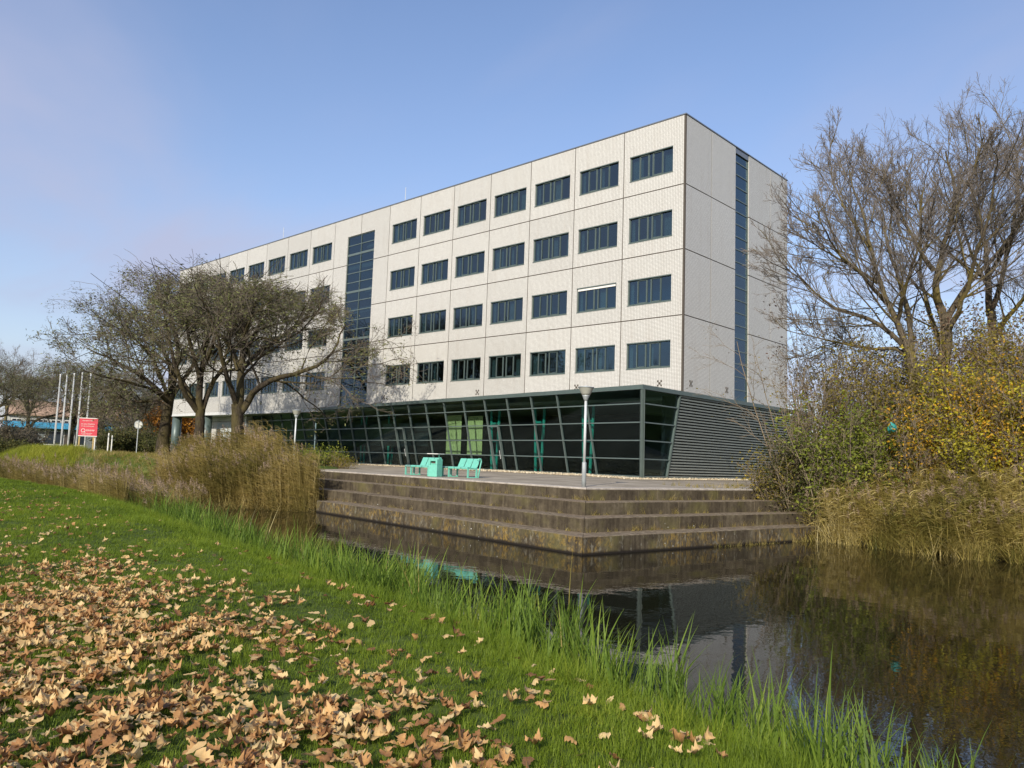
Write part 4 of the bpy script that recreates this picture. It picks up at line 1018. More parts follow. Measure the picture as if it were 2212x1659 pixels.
body.prism([(-w, -d_), (w, -d_), (w, d_), (-w, d_)], .0, .50); body.box(-w, -w+.09, -d_, d_, .502, h); body.box(w-.09, w, -d_, d_, .502, h); body.box(-w+.092, w-.092, -d_+.04, d_, .502, .56); body.box(-w+.092, w-.092, -d_, d_, .66, h)
body.build('body', M['mint'], bn, bevel=.012); MB().box(-w+.1, w-.1, -d_+.10, d_-.02, .56, .658).build('opening', M['seal'], bn)
MB().bar((.12, .05, h), (.12, .08, .95), .04, .03).build('lid_bracket', M['mint'], bn); MB().box(-.30, .28, -.24, .24, .955, .985).build('lid', M['white'], bn, bevel=.008)
MB().tube([(-.24, -.1, .64), (-.28, -.06, .62), (-.28, .04, .62), (-.24, .08, .64)], .012, 6).build('handle', M['mint'], bn)
blk = pix(1640, 1052, 33.4); tag(MB().box(-.22, .22, -.2, .2, -.1, .42).build('concrete_block', M['coping'], None, (blk[0], blk[1], 1.78), (0, 0, .4), bevel=.03), 'pale concrete block at the foot of the louvred wall by the shrubs', 'block')
bp = pix(1925, 925, 31.2); bagm = MB(); bagm.lathe([(.03, -.16), (.13, -.13), (.17, -.02), (.14, .09), (.06, .15), (.02, .22)], 9)
bagm.v = [(x*(1+.25*math.sin(9*x+5*z)), y*(1+.3*math.cos(7*y+4*z)), z+.03*math.sin(20*x)) for x, y, z in bagm.v]
tag(bagm.build('plastic_bag', plain('teal_film', (.05, .33, .30), .4), None, tuple(bp), (0.3, 0, 0)), 'torn teal plastic bag caught in the thicket branches', 'bag')

# ------------------------------------------------------------------ flagpoles, signs, far houses, path
for i, (bx, tx, ty) in enumerate(((116.3, 0, 0), (130.8, 0, 0), (146.4, 0, 0), (163.9, 0, 0), (182.5, 0, 0))):
    p = pix(bx, 970, 100); z = float(height(p[0], p[1])); hh = 8.4+.12*i
    r = tag(empty('flagpole', (p[0], p[1], z-.05)), ('leftmost', 'second', 'middle', 'fourth', 'rightmost')[i]+' of the five white flagpoles'+(', partly behind the red sign' if i >= 3 else ''), 'flagpole', 'white flagpoles')
    MB().lathe([(.10, 0), (.095, 3), (.06, hh)], 10).build('pole', M['white'], r, smooth=True); MB().lathe([(.02, hh), (.08, hh+.03), (.085, hh+.10), (.03, hh+.16)], 10).build('finial', M['white'], r, smooth=True)
    MB().lathe([(.17, 0), (.17, .12), (.11, .16)], 10).build('foot', M['galv_d'], r)
    p2 = MB().tube([(.09, -.09, 1.3), (.085, -.085, hh-.1)], .012, 4).build('halyard', M['galv_d'], r)
# red site sign on timber posts, its face turned to the road
sp_ = pix(186, 978, 66); sz = float(height(sp_[0], sp_[1]))
fx = -math.atan2(EYE[0]-sp_[0], -(EYE[1]-sp_[1])) if False else math.atan2(EYE[0]-sp_[0], -(EYE[1]-sp_[1]))
sg = tag(empty('site_sign', (sp_[0], sp_[1], sz), fx-.25), 'red board sign with white lettering on timber posts by the flagpoles', 'sign')
top = 2.45; SW = .62
board = MB().box(-SW, SW, -.02, .02, top-1.26, top).build('board', M['red'], sg)
for x in (-.55, .4): MB().box(x-.05, x+.05, .022, .11, -.2, top+.02).build('post', M['yellow_post'], sg)
MB().box(-SW-.02, SW+.02, -.03, .03, top, top+.05).box(-SW-.02, SW+.02, -.03, .03, top-1.31, top-1.26).build('frame', M['white'], board)
tx_ = MB()
def words(z, x0, x1, h, seed):
    q = random.Random(seed); x = x0
    while x < x1:
        w_ = h*q.uniform(.5, .9); tx_.box(x, x+w_*.28, -.028, -.021, z, z+h*q.choice((1, 1, 1.35))); tx_.box(x+w_*.3, x+w_*.8, -.028, -.021, z+(h*.8 if q.random() < .5 else 0), z+(h if False else h*.95 if q.random() < .5 else h*.3)+.0) if q.random() < .0 else tx_.box(x+w_*.34, x+w_*.75, -.027, -.021, z+h*.7, z+h*.95)
        x += w_*(1.05 if q.random() > .2 else 1.7)
words(top-.2, -.4, .25, .06, 1); words(top-.45, -.48, .42, .065, 2); words(top-.6, -.45, .38, .055, 3); words(top-.93, -.12, .45, .11, 4); words(top-1.13, -.42, .3, .055, 5); words(top-1.22, -.35, .2, .04, 6)
for i in range(18):      # round initial letter
    a = i/18*6.283; b = (i+1)/18*6.283; tx_.bar((-.32+.13*math.cos(a), -.025, top-.88+.12*math.sin(a)), (-.32+.13*math.cos(b), -.025, top-.88+.12*math.sin(b)), .03, .008, (0, 1, 0))
tx_.bar((-.27, -.025, top-.94), (-.17, -.025, top-1.03), .03, .008, (0, 1, 0))
tx_.build('lettering', M['white'], board)
rs = pix(294, 982, 68); rz_ = float(height(rs[0], rs[1]))
r = tag(empty('road_sign', (rs[0], rs[1], rz_), math.atan2(EYE[0]-rs[0], -(EYE[1]-rs[1]))), 'round grey-white road sign seen from behind on a thin pole', 'sign')
MB().lathe([(.035, -.1), (.035, 2.75)], 8).build('pole', M['sign_grey'], r)
dm = MB(); dm.lathe([(.30, -.008), (.31, 0), (.30, .008)], 28); dm.v = [(x, z-.05, y+2.45) for x, y, z in dm.v]; dm.build('disc', M['sign_grey'], r)
dm = MB(); dm.lathe([(.25, -.003), (.25, .003)], 28); dm.v = [(x, z-.064, y+2.45) for x, y, z in dm.v]; dm.build('disc_face', M['white'], r); MB().box(-.03, .03, -.074, -.068, 2.1, 2.8).build('clamp_rail', M['galv_d'], r)
for i, (dx, dy, d, mt, lab) in enumerate(((232, 979, 72, 'white', 'white marker post right of the red sign'), (240, 976, 84, 'white', 'farther white marker post by the hedge'), (203, 976, 78, 'white', 'white marker post behind the red sign'))):
    p = pix(dx, dy, d); z = float(height(p[0], p[1])); o_ = tag(empty('marker_post', (p[0], p[1], z)), lab, 'post', 'marker posts')
    MB().lathe([(.06, -.1), (.06, 1.75), (.03, 1.8)], 8).build('post', M[mt], o_); MB().lathe([(.064, 1.45), (.064, 1.6)], 8).build('band', M['galv_d'], o_)
# low building with a blue fascia
hb = pix(120, 965, 150); hz_ = 2.0; face = math.atan2(EYE[0]-hb[0], -(EYE[1]-hb[1]))
sh = tag(empty('low_building', (hb[0], hb[1], hz_), face), 'low flat-roofed building with bright blue fascia behind the flagpoles', 'building')
MB().box(-9, 9, 0, 8, -.3, 3.3).build('wall', M['house_dark'], sh); MB().box(-7.5, 8.5, -1.2, 8.1, 3.32, 4.25).build('fascia', M['blue'], sh); MB().box(-9.1, 9.1, -.1, 8.2, 4.26, 4.4).build('roof', M['roofedge'], sh)
for x, w_ in ((-7.6, 1.2), (-5.6, 3.0), (-1.6, 2.6), (2.6, 1.6), (5.8, 2.4)):
    wn = MB().box(x-.1, x+w_+.1, -.06, -.005, .7, 3.0).build('window', M['white'], sh); MB().box(x, x+w_, -.075, -.062, .8, 2.9).build('pane', M['pane_far'], wn)
MB().box(1.0, 1.9, -.06, -.005, -.1, 2.5).build('door', M['seal'], sh)
for k, (dx, w_) in enumerate(((100, 13), (205, 9))):
    p = pix(dx, 965, 172+8*k); hs = tag(empty('row_house', (p[0], p[1], 2.0), face+.05), ('pale house with tan roof above the blue fascia', 'pale house with tan roof right of the red sign')[k], 'house', 'tan roofed houses')
    MB().box(-w_/2, w_/2, 0, 8, -.3, 6.2).build('wall', M['house_wall'], hs)
    rf = MB(); rf.v = [(-w_/2-.4, -.6, 6.0), (w_/2+.4, -.6, 6.0), (w_/2+.4, 4, 9.0), (-w_/2-.4, 4, 9.0), (-w_/2-.4, 8.6, 6.0), (w_/2+.4, 8.6, 6.0), (-w_/2-.4, -.6, 6.25), (w_/2+.4, -.6, 6.25)]
    rf.f = [(0, 1, 7, 6), (6, 7, 2, 3), (3, 2, 5, 4), (0, 6, 3, 4), (1, 5, 2, 7), (0, 4, 5, 1)]; rfo = rf.build('roof', M['roof_tile'], hs); MB().box(1.2, 2.0, 3.6, 4.4, 8.6, 9.9).build('chimney', M['roof_tile'], rfo)
    x = -w_/2+.7
    while x < w_/2-1.4:
        for z0 in (1.0, 3.7):
            wn = MB().box(x-.1, x+1.5, -.07, -.005, z0-.1, z0+1.7).build('window', M['white'], hs); MB().box(x, x+.65, -.085, -.072, z0, z0+1.6).box(x+.75, x+1.4, -.085, -.072, z0, z0+1.6).build('pane', M['pane_far'], wn)
        x += 2.1
# pale path leading along the trees
pa = [(-100, -2), (-70, -9), (-55, -11.5), (-42, -12.3), (-33, -13.5)]; pm_ = MB()
for a, b in zip(pa, pa[1:]):
    n_ = 8
    for i in range(n_):
        q0 = np.array(a)+(np.array(b)-a)*i/n_; q1 = np.array(a)+(np.array(b)-a)*(i+1)/n_; t = (q1-q0)/np.linalg.norm(q1-q0); nn = np.array([-t[1], t[0]])*1.1
        c_ = [q0-nn, q1-nn, q1+nn, q0+nn]; pm_.quad(*[(c[0], c[1], float(height(c[0], c[1]))+.03) for c in c_])
tag(pm_.build('path', M['asphalt']), kind='structure')

# ------------------------------------------------------------------ scattered small plants (instances on points)
def scatter(name, pts, rot, scl, idx, meshes, label, cat_):
    src = bpy.data.collections.new(name+'_source')
    for i, me in enumerate(meshes):
        o = bpy.data.objects.new('%s_piece_%02d' % (name, i), me); src.objects.link(o)
    me = bpy.data.meshes.new(name); me.vertices.add(len(pts)); me.vertices.foreach_set('co', np.asarray(pts, np.float32).ravel())
    for nm, typ, dat in (('rot', 'FLOAT_VECTOR', rot), ('scl', 'FLOAT_VECTOR', scl)):
        a = me.attributes.new(nm, typ, 'POINT'); a.data.foreach_set('vector', np.asarray(dat, np.float32).ravel())
    a = me.attributes.new('pick', 'INT', 'POINT'); a.data.foreach_set('value', np.asarray(idx, np.int32))
    o = obj(name, me); ng = bpy.data.node_groups.new(name, 'GeometryNodeTree')
    ng.interface.new_socket('Geometry', in_out='INPUT', socket_type='NodeSocketGeometry'); ng.interface.new_socket('Geometry', in_out='OUTPUT', socket_type='NodeSocketGeometry')
    gi_ = ng.nodes.new('NodeGroupInput'); go = ng.nodes.new('NodeGroupOutput'); ip = ng.nodes.new('GeometryNodeInstanceOnPoints'); ci = ng.nodes.new('GeometryNodeCollectionInfo')
    ci.inputs['Collection'].default_value = src; ci.inputs['Separate Children'].default_value = True; ci.inputs['Reset Children'].default_value = True
    def na(nm, typ):
        n_ = ng.nodes.new('GeometryNodeInputNamedAttribute'); n_.data_type = typ; n_.inputs['Name'].default_value = nm; return n_.outputs['Attribute']
    ng.links.new(gi_.outputs[0], ip.inputs['Points']); ng.links.new(ci.outputs[0], ip.inputs['Instance']); ip.inputs['Pick Instance'].default_value = True
    ng.links.new(na('pick', 'INT'), ip.inputs['Instance Index']); ng.links.new(na('rot', 'FLOAT_VECTOR'), ip.inputs['Rotation']); ng.links.new(na('scl', 'FLOAT_VECTOR'), ip.inputs['Scale'])
    ng.links.new(ip.outputs[0], go.inputs[0]); md = o.modifiers.new('scatter', 'NODES'); md.node_group = ng
    return tag(o, label, cat_, kind='stuff')
def blades(n, h, w, spread, g, lean=.5, seg=4, curl=.6, bias=(0, 0), hvar=.35):
    """a clump of n flat tapering blades"""
    V = []; F = []; k = 0
    for i in range(n):
        a = g.random()*6.283; r_ = spread*math.sqrt(g.random()); p = np.array([r_*math.cos(a), r_*math.sin(a), -.03])
        az = g.random()*6.283; hh = h*g.uniform(1-hvar, 1+hvar*.6); out = np.array([math.cos(az), math.sin(az), 0])*lean*g.uniform(.3, 1.)+np.array([bias[0], bias[1], 0]); side = np.array([-math.sin(az), math.cos(az), 0]); ww = w*g.uniform(.7, 1.2); d = np.array([0, 0, 1.])+out*.5
        for s in range(seg+1):
            t = s/seg; wd = ww*(1-t**1.6)*.5 if s < seg else .0004
            V += [p-side*wd, p+side*wd]; d = d+out*curl/seg*(1+t); d[2] -= curl*.25*t*np.linalg.norm(out); dn = d/np.linalg.norm(d); p = p+dn*hh/seg
        for s in range(seg): F.append((k+2*s, k+2*s+1, k+2*s+3, k+2*s+2))
        k += 2*(seg+1)
    return np.array(V), np.array(F)
def tint(name, cols, tr=.3, scale=.5):
    """tint by instance, by blade and by patch of ground"""
    k = NB(name); f = k.math('ADD', k.math('MULTIPLY', k.rand(), .3), k.math('ADD', k.math('MULTIPLY', k.n('ShaderNodeNewGeometry').outputs['Random Per Island'], .3), k.math('MULTIPLY', k.rng(k.noise(k.pos(), scale, 3), .3, .7), .4)))
    c = k.ramp(f, [(i/(len(cols)-1)*.8+.1, q) for i, q in enumerate(cols)]); k.color(c).rough(.55, 0, .3); k.translucent(c, tr); return k.m
M['grass'] = tint('lawn_grass', [(0.087, 0.125, 0.012), (0.152, 0.219, 0.018), (0.217, 0.3, 0.022), (0.319, 0.35, 0.035)], .45)
M['iris'] = tint('iris_blade', [(0.084, 0.13, 0.024), (0.14, 0.221, 0.03), (0.224, 0.325, 0.042), (0.378, 0.403, 0.072)], .45)
M['reed_b'] = tint('brown_reed', [(.13, .125, .03), (.24, .20, .055), (.36, .28, .09), (.52, .40, .15), (.66, .55, .26)], .4, .35)
M['reed_g'] = tint('golden_reed', [(.13, .135, .03), (.24, .21, .05), (.40, .32, .09), (.56, .45, .17), (.72, .62, .34)], .4, .5)
M['plume'] = tint('reed_plume', [(0.24, 0.172, 0.11), (0.36, 0.265, 0.179), (0.48, 0.368, 0.252)], .3)
M['tall_grass'] = tint('rough_yellow_grass', [(0.121, 0.162, 0.0216), (0.257, 0.297, 0.0336), (0.419, 0.432, 0.048), (0.513, 0.446, 0.108)], .4, .3)
g = np.random.default_rng(5)
# visible wedge sampling helper
fwd = np.array([math.sin(YAW), math.cos(YAW)]); rgt = np.array([math.cos(YAW), -math.sin(YAW)])
def wedge(n, r0, r1, power, lo=-R(40), hi=R(40)):
    u = g.random(n); r_ = (r0**power+(r1**power-r0**power)*u)**(1/power); a = g.uniform(lo, hi, n)
    return EYE[:2]+(fwd*np.cos(a)[:, None]+rgt*np.sin(a)[:, None])*r_[:, None], r_
P1, r1 = wedge(150000, 1.2, 55, .95)
for lo, hi in ((-120, -40), (40, 120)):      # the lawn goes on to either side of the view
    q_, w_ = wedge(60000, .8, 24, .95, R(lo), R(hi)); P1 = np.concatenate([P1, q_]); r1 = np.concatenate([r1, w_+2])
dd = seg_dist(P1[:, 0], P1[:, 1], POND); ok = (~inside(P1[:, 0], P1[:, 1], POND)) & (near_side(P1[:, 0], P1[:, 1]) > 0) & (dd > .15)
P1 = P1[ok]; r1 = r1[ok]; dd = dd[ok]; z = height(P1[:, 0], P1[:, 1]); n = len(P1)
gm = [np_mesh('grass_tuft', *blades(16, .085, .006, .055, g, .7, 3, .8), M['grass']) for _ in range(5)]
gs_ = (.85+.5*g.random(n))*(1+np.clip((r1-7)/22, 0, 1.3)); bank = 1+.7*sstep(dd, 3.0, .8); patch = .75+.5*(np.sin(P1[:, 0]*1.7+np.cos(P1[:, 1]*1.3))*.5+.5)
scatter('lawn_grass', np.c_[P1, z-.01], np.c_[g.normal(0, .12, n), g.normal(0, .12, n), g.random(n)*6.283], np.c_[gs_, gs_, (.8+.4*g.random(n))*bank*patch*(1+np.clip((r1-10)/40, 0, .5))], g.integers(0, 5, n), gm, 'mown green lawn of fine blades sloping to the pond', 'grass')
# fallen oak leaves
def oak_leaf(g, curl, L=.098):
    m_ = 9; xs = np.linspace(0, 1, m_); wd = np.array([.03, .10, .20, .15, .29, .20, .31, .20, .02])*g.uniform(.85, 1.15, m_)
    V = []
    for i, t in enumerate(xs):
        w_ = wd[i]*L*1.15; x = (t-.5)*L
        for s in (-1, 0, 1):
            y = s*w_*.9; zc = curl*L*(.9*(s*wd[i]*1.2)**2*4+.5*(t-.5)**2*2+.12*math.sin(t*9+s*2))*g.uniform(.7, 1.3)-.0
            V.append((x+(.06*L if s else 0)*g.uniform(-.5, 1), y, zc))
    F = []
    for i in range(m_-1):
        for s in (0, 1): F.append((3*i+s, 3*i+s+1, 3*i+3+s+1, 3*i+3+s))
    return np_mesh('oak_leaf', np.array(V), np.array(F), M['oak_leaf'])
_k = NB('dry_oak_leaf'); f_ = _k.math('ADD', _k.math('MULTIPLY', _k.rand(), .75), _k.math('MULTIPLY', _k.noise(_k.pos(), 60, 3), .25))
c_ = _k.ramp(f_, [(.08, (.18, .09, .04)), (.25, (.40, .19, .07)), (.42, (.58, .32, .12)), (.62, (.72, .47, .20)), (.85, (.78, .58, .28)), (.95, (.66, .30, .06))]); _k.color(c_).rough(.6, 0, .4); _k.translucent(c_, .25); M['oak_leaf'] = _k.m
lm = [oak_leaf(g, c) for c in (.3, .5, .8, -.4, -.6, .15, 1.0)]
def leaf_density(P):
    d = seg_dist(P[:, 0], P[:, 1], POND); a = np.hypot(P[:, 0]-EYE[0], P[:, 1]-EYE[1])
    base = sstep(d, 2.4, 5.6); n_ = (np.sin(P[:, 0]*1.9+1.1*np.sin(P[:, 1]*2.3))*np.cos(P[:, 1]*2.1-P[:, 0]*.7)+np.sin(P[:, 0]*5.3+P[:, 1]*3.1)*.5)*.5+.5
    return np.clip((.05+base**1.6*1.25)*(.2+1.05*np.clip(n_, 0, 1)**1.4), 0, 1)*np.clip(1.25-(a-4)/9.5, .07, 1)*(d > 1.6)
P2, r2 = wedge(95000, 1.3, 34, 1.25)
for lo, hi in ((-120, -40), (40, 120)):
    q_, w_ = wedge(36000, .8, 18, 1.25, R(lo), R(hi)); P2 = np.concatenate([P2, q_]); r2 = np.concatenate([r2, w_+50])
keep = (~inside(P2[:, 0], P2[:, 1], POND)) & (near_side(P2[:, 0], P2[:, 1]) > 0) & (g.random(len(P2)) < np.clip(leaf_density(P2)*1.25, 0, 1))
P2 = P2[keep]; r2 = r2[keep]; n = len(P2); z = height(P2[:, 0], P2[:, 1])
lz = z+.035+.035*g.random(n); lrot = np.c_[g.normal(.12, .25, n), g.normal(0, .25, n), g.random(n)*6.283]; lsc = .75+.55*g.random(n); lid = g.integers(0, 7, n)
big = np.argsort(r2/lsc)[:300]; mask = np.ones(n, bool); mask[big] = False
for i in big:
    o_ = obj('fallen_leaf', lm[lid[i]], None, (P2[i, 0], P2[i, 1], lz[i]), tuple(lrot[i])); o_.scale = (lsc[i],)*3
    tag(o_, 'dry brown oak leaf lying in the grass nearest the viewer', 'leaf', 'fallen oak leaves in the foreground')
scatter('fallen_leaves', np.c_[P2, lz][mask], lrot[mask], np.repeat(lsc[mask][:, None], 3, 1), lid[mask], lm, 'dry brown oak leaves strewn thickly over the lawn', 'leaves')
pp = pix(757, 1343, 14.0); tag(MB().prism([(-.05, -.03), (.04, -.035), (.055, .02), (0, .045), (-.045, .02)], [0, .01, .03, .01, 0], [.012, .03, .05, .035, .02]).build('paper_scrap', M['white'], None, (pp[0], pp[1], float(height(pp[0], pp[1]))+.07), (.3, .2, .5)), 'crumpled white scrap of paper lying on the lawn', 'litter')
# iris and sedge blades along the near waterline
def along(poly, n, lo, hi, off0, off1, toward=1):
    seg = np.diff(poly, axis=0); ln = np.linalg.norm(seg, axis=1); c = np.r_[0, np.cumsum(ln)]; t = g.uniform(lo, hi, n); i = np.clip(np.searchsorted(c, t)-1, 0, len(seg)-1)
    u = seg[i]/ln[i][:, None]; nr = np.stack([-u[:, 1], u[:, 0]], -1)*toward; return poly[i]+u*(t-c[i])[:, None]+nr*g.uniform(off0, off1, n)[:, None]
nb = NEAR[1:11][::-1]           # from the left reeds to the right
tot = np.linalg.norm(np.diff(nb, axis=0), axis=1).sum()
im = [np_mesh('iris_clump', *blades(10, .9, .03, .13, g, .6, 6, .8), M['iris']) for _ in range(6)]
P3 = along(nb, 1300, 0, tot, -.9, .32); n = len(P3); dens = .55+.45*np.sin(P3[:, 0]*1.1)*np.sin(P3[:, 0]*.37+1); k_ = g.random(n) < np.clip(dens+.35, .25, 1); P3 = P3[k_]; n = len(P3)
s_ = g.uniform(.55, 1.15, n)*(.85+.3*np.sin(P3[:, 0]*.8+2)**2); s_ = np.where(P3[:, 0] > 17.6, s_*.75, s_)
scatter('iris_fringe', np.c_[P3, np.maximum(height(P3[:, 0], P3[:, 1]), -.06)], np.c_[g.normal(0, .1, n), g.normal(0, .1, n), g.random(n)*6.283], np.c_[s_, s_, s_], g.integers(0, 6, n), im, 'long green iris and sedge blades fringing the near water edge', 'water plants')
ds = [np_mesh('dry_stalk', *blades(3, 1.25, .02, .06, g, .5, 6, .7), M['reed_g']) for _ in range(2)]
Pd = along(nb, 46, 4, tot-4, -.5, .3); n = len(Pd); s_ = g.uniform(.6, 1.05, n)
scatter('dry_stalks', np.c_[Pd, np.maximum(height(Pd[:, 0], Pd[:, 1]), -.06)], np.c_[g.normal(0, .2, n), g.normal(0, .2, n), g.random(n)*6.283], np.c_[s_, s_, s_], g.integers(0, 2, n), ds, 'straw-coloured dead blades standing among the green water plants', 'water plants')
# shorter sedge on the slope behind it
sm_ = [np_mesh('sedge_tuft', *blades(22, .28, .008, .12, g, .8, 4, .9), M['grass']) for _ in range(4)]
P4 = along(nb, 4200, 0, tot, -2.0, -.2); n = len(P4); s_ = g.uniform(.6, 1.2, n)
scatter('bank_grass', np.c_[P4, height(P4[:, 0], P4[:, 1])-.02], np.c_[g.normal(0, .15, n), g.normal(0, .15, n), g.random(n)*6.283], np.c_[s_, s_, s_], g.integers(0, 4, n), sm_, 'longer tufted grass on the bank slope above the water plants', 'grass')
# common reed: stems with drooping side leaves and plumes
def reed_clump(g, ns, h, mat, bias, plume=True, spread=.35, leafl=.46, leafw=.046):
    V = []; F = []; k = 0; PV = []; PF = []; pk = 0
    for i in range(ns):
        a = g.random()*6.283; r_ = spread*math.sqrt(g.random()); hh = h*g.uniform(.72, 1.06); p0 = np.array([r_*math.cos(a), r_*math.sin(a), -.1]); ln = np.array([g.normal(0, .09)+bias[0]*.18, g.normal(0, .09)+bias[1]*.18, 1.])
        pts = [p0]; d = ln.copy()
        for s in range(4):
            d = d+np.array([bias[0]*.05+g.normal(0, .03), bias[1]*.05+g.normal(0, .03), 0]); pts.append(pts[-1]+d/np.linalg.norm(d)*hh/4)
        pts = np.array(pts); w_ = .004
        sd = np.array([rgt[0], rgt[1], 0])
        for p in pts: V += [p-sd*w_, p+sd*w_]
        for s in range(4): F.append((k+2*s, k+2*s+1, k+2*s+3, k+2*s+2))
        k += 10
        for j in range(18):
            t = g.uniform(.06, .97); q = np.array([np.interp(t*4, range(5), pts[:, c]) for c in range(3)]); az = g.random()*6.283; o_ = np.array([math.cos(az)*.7+bias[0]*1.6, math.sin(az)*.7+bias[1]*1.6, 0]); o_ /= np.linalg.norm(o_)
            L = leafl*g.uniform(.6, 1.2); side = np.array([-o_[1], o_[0], 0])*.6+np.array([0, 0, .6]); dd_ = o_*.7+np.array([0, 0, .9])
            for s in range(4):
                tt = s/3; wd = leafw*.5*(1-tt**1.5)+.0006; V += [q-side*wd, q+side*wd]; dd_ = dd_+np.array([0, 0, -.36])+o_*.14; q = q+dd_/np.linalg.norm(dd_)*L/3
            for s in range(3): F.append((k+2*s, k+2*s+1, k+2*s+3, k+2*s+2))
            k += 8
        if plume and g.random() < .2:
            tp = pts[-1]; n_ = 26
            for j in range(n_):
                t = j/n_; q = tp+np.array([bias[0]*.16*t, bias[1]*.16*t, .30*t-.05]); o_ = np.array([g.normal(0, 1)+bias[0]*1.2, g.normal(0, 1)+bias[1]*1.2, .8]); o_ /= np.linalg.norm(o_); L = .14*(1-t*.7)
                sd2 = np.cross(o_, g.normal(size=3)); sd2 /= np.linalg.norm(sd2); PV += [q-sd2*.006, q+sd2*.006, q+o_*L+sd2*.009, q+o_*L-sd2*.009]; PF.append((pk, pk+1, pk+2, pk+3)); pk += 4
    V = np.array(V); F = np.array(F)
    if PF:
        me = np_mesh('reed', np.concatenate([V, np.array(PV)]), np.concatenate([F, np.array(PF)+len(V)]), mat); me.materials.append(M['plume']); mi = np.zeros(len(me.polygons), np.int32); mi[len(F):] = 1; me.polygons.foreach_set('material_index', mi)
    else: me = np_mesh('reed', V, F, mat)
    return me
bz = tuple(-rgt*.55)            # the reeds lean with the wind
rb = [reed_clump(g, 7, 2.6, M['reed_b'], bz) for _ in range(6)]
rbl = [reed_clump(g, 8, 1.25, M['reed_b'], bz, True, .35, .42, .022) for _ in range(4)]
rg = [reed_clump(g, 8, 1.75, M['reed_g'], tuple(-rgt*.3), True, .35, .5, .034) for _ in range(6)]
def reedbed(name, pts, h_of, idx, meshes, label):
    n = len(pts); s = h_of; scatter(name, np.c_[pts, np.maximum(height(pts[:, 0], pts[:, 1]), -.15)-.05], np.c_[g.normal(0, .06, n), g.normal(0, .06, n), g.normal(0, .45, n)], np.c_[.9*np.ones(n), .9*np.ones(n), s], idx, meshes, label, 'reeds')
def in_poly(poly, n):
    poly = np.array(poly, float); lo = poly.min(0); hi = poly.max(0); out = []
    while len(out) < n:
        q = lo+(hi-lo)*g.random((n*3, 2)); q = q[inside(q[:, 0], q[:, 1], poly)]; out += list(q)
    return np.array(out[:n])
Pt = in_poly([(-8.0, -16.9), (-10.2, -18.6), (-12, -20.2), (-17, -19.8), (-20, -17.2), (-15, -15.8), (-11, -15.2), (-8.6, -15.9)], 330)
hh = .82+.25*g.random(len(Pt)); reedbed('tall_reeds', Pt, hh*np.clip(1.1-.02*np.abs(Pt[:, 0]+12), .7, 1.1), g.integers(0, 6, len(Pt)), rb, 'tall brown reeds with feathery plumes at the left end of the pond')
rbd = [np_mesh('reed_fringe', *blades(20, 1.0, .024, .3, g, 1.7, 6, 1.6, tuple(-rgt*.5)), M['reed_b']) for _ in range(4)]
Pf = np.concatenate([in_poly([(-7.9, -17.1), (-10.4, -19.0), (-8, -23.0), (-5, -24.7), (-10, -24.4), (-14, -22), (-18, -18), (-9, -16)], 330), in_poly([(-10, -24.6), (-50, -23.5), (-50, -20), (-15, -20)], 300)]); n = len(Pf); s_ = g.uniform(.6, 1.2, n)
scatter('brown_fringe', np.c_[Pf, np.maximum(height(Pf[:, 0], Pf[:, 1]), -.1)], np.c_[g.normal(0, .1, n), g.normal(0, .1, n), g.normal(0, .6, n)], np.c_[s_, s_, s_], g.integers(0, 4, n), rbd, 'drooping brown blades at the foot of the left reeds', 'reeds')
Pl = in_poly([(-10.8, -19.8), (-7.5, -23.2), (-4.5, -24.6), (-8, -25.2), (-16, -24.2), (-40, -24.0), (-60, -23.2), (-60, -18.6), (-40, -18.6), (-22, -18.4), (-16, -19.4)], 1000)
sl_ = .75+.5*g.random(len(Pl)); reedbed('ditch_reeds', Pl, sl_, g.integers(0, 4, len(Pl)), rbl, 'low grey-brown reeds filling the ditch beyond the lawn')
rbk = np.array([(9.9, -7.9), (12.6, -8.6), (14.9, -9.4), (16.7, -9.1), (22, -10.2), (32, -12)]); tr_ = np.linalg.norm(np.diff(rbk, axis=0), axis=1).sum()
rgd = [np_mesh('reed_fringe', *blades(26, 1.15, .024, .3, g, 1.0, 6, 1.3), M['reed_g']) for _ in range(4)]
Pf = along(rbk, 420, 0, tr_, -.45, 1.6); n = len(Pf); s_ = g.uniform(.6, 1.2, n)
scatter('golden_fringe', np.c_[Pf, np.maximum(height(Pf[:, 0], Pf[:, 1]), -.1)], np.c_[g.normal(0, .1, n), g.normal(0, .1, n), g.random(n)*6.283], np.c_[s_, s_, s_], g.integers(0, 4, n), rgd, 'drooping golden blades hanging over the right water edge', 'reeds')
Pg = along(rbk, 480, 0, tr_, .2, 2.6); reedbed('golden_reeds', Pg, .78+.4*g.random(len(Pg)), g.integers(0, 6, len(Pg)), rg, 'golden reeds along the water under the right bank thicket')
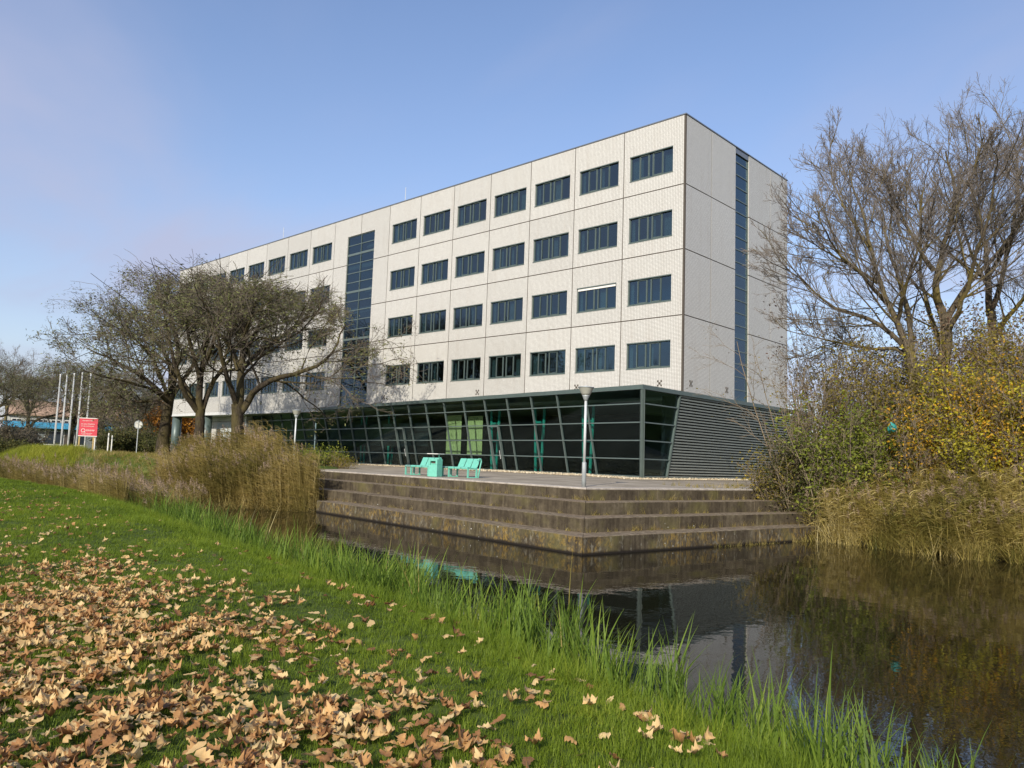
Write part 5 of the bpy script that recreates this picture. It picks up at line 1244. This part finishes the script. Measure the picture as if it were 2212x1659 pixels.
# rough yellow grass on the hump across the ditch, far left, and weeds over the far banks
tg_ = [np_mesh('rough_tuft', *blades(22, .5, .016, .22, g, .8, 4, .8), M['tall_grass']) for _ in range(4)]
Py = in_poly([(-70, -18.6), (-39, -19.2), (-35, -17.8), (-40, -15.0), (-70, -12.5)], 2600); n = len(Py); s_ = g.uniform(.7, 1.35, n)
scatter('rough_grass', np.c_[Py, height(Py[:, 0], Py[:, 1])-.03], np.c_[g.normal(0, .1, n), g.normal(0, .1, n), g.random(n)*6.283], np.c_[s_, s_, s_], g.integers(0, 4, n), tg_, 'yellow-green rough grass mound across the ditch at far left', 'grass')
wd_ = [np_mesh('weed_tuft', *blades(20, .35, .014, .2, g, .8, 4, .8), M['reed_b']) for _ in range(3)]+[np_mesh('weed_tuft', *blades(20, .3, .014, .2, g, .8, 4, .8), M['grass']) for _ in range(2)]
Pw = np.concatenate([in_poly([(-37, -19.2), (-17, -17.5), (-15.5, -12.5), (-30, -8), (-60, -6), (-60, -14), (-40, -15)], 3400), in_poly([(9.5, -7.5), (13, -7.8), (30, -10.5), (34, -4), (10, 0), (5, -2), (8.2, -6)], 1500)]); n = len(Pw); s_ = g.uniform(.6, 1.4, n)
scatter('weeds', np.c_[Pw, np.maximum(height(Pw[:, 0], Pw[:, 1]), 0)-.03], np.c_[g.normal(0, .1, n), g.normal(0, .1, n), g.random(n)*6.283], np.c_[s_, s_, s_], g.integers(0, 5, n), wd_, 'brown and green weeds on the far banks', 'weeds')
# dry tufts and moss in the corners of the steps
dt = [np_mesh('dry_tuft', *blades(16, .22, .01, .1, g, .9, 3, .9), M['reed_g']) for _ in range(3)]+[np_mesh('dry_tuft', *blades(14, .28, .008, .08, g, .6, 3, .6), M['reed_b']) for _ in range(2)]
pts = []
for _ in range(150):
    k = g.integers(0, 3); o_ = k*TREAD; 
    if g.random() < .6: a = g.uniform(o_+TREAD, 16.4); b = o_+TREAD-.05
    else: a = o_+TREAD-.05; b = g.uniform(o_+TREAD, 11.5)
    q = terr(a, b); pts.append((q[0], q[1], zt[k]))
for _ in range(60):
    q = terr(3*TREAD+g.random()*2.5, 9+6*g.random()); pts.append((q[0], q[1], tz(q)))
for _ in range(50):
    q = terr(-.05-.15*g.random(), 5.5+6*g.random()); pts.append((q[0], q[1], -.03))
pts = np.array(pts); n = len(pts); s_ = g.uniform(.35, 1.15, n)
scatter('step_weeds', pts, np.c_[g.normal(0, .2, n), g.normal(0, .2, n), g.random(n)*6.283], np.c_[s_, s_, s_], g.integers(0, 5, n), dt, 'dry weeds growing in the corners of the concrete steps', 'weeds')
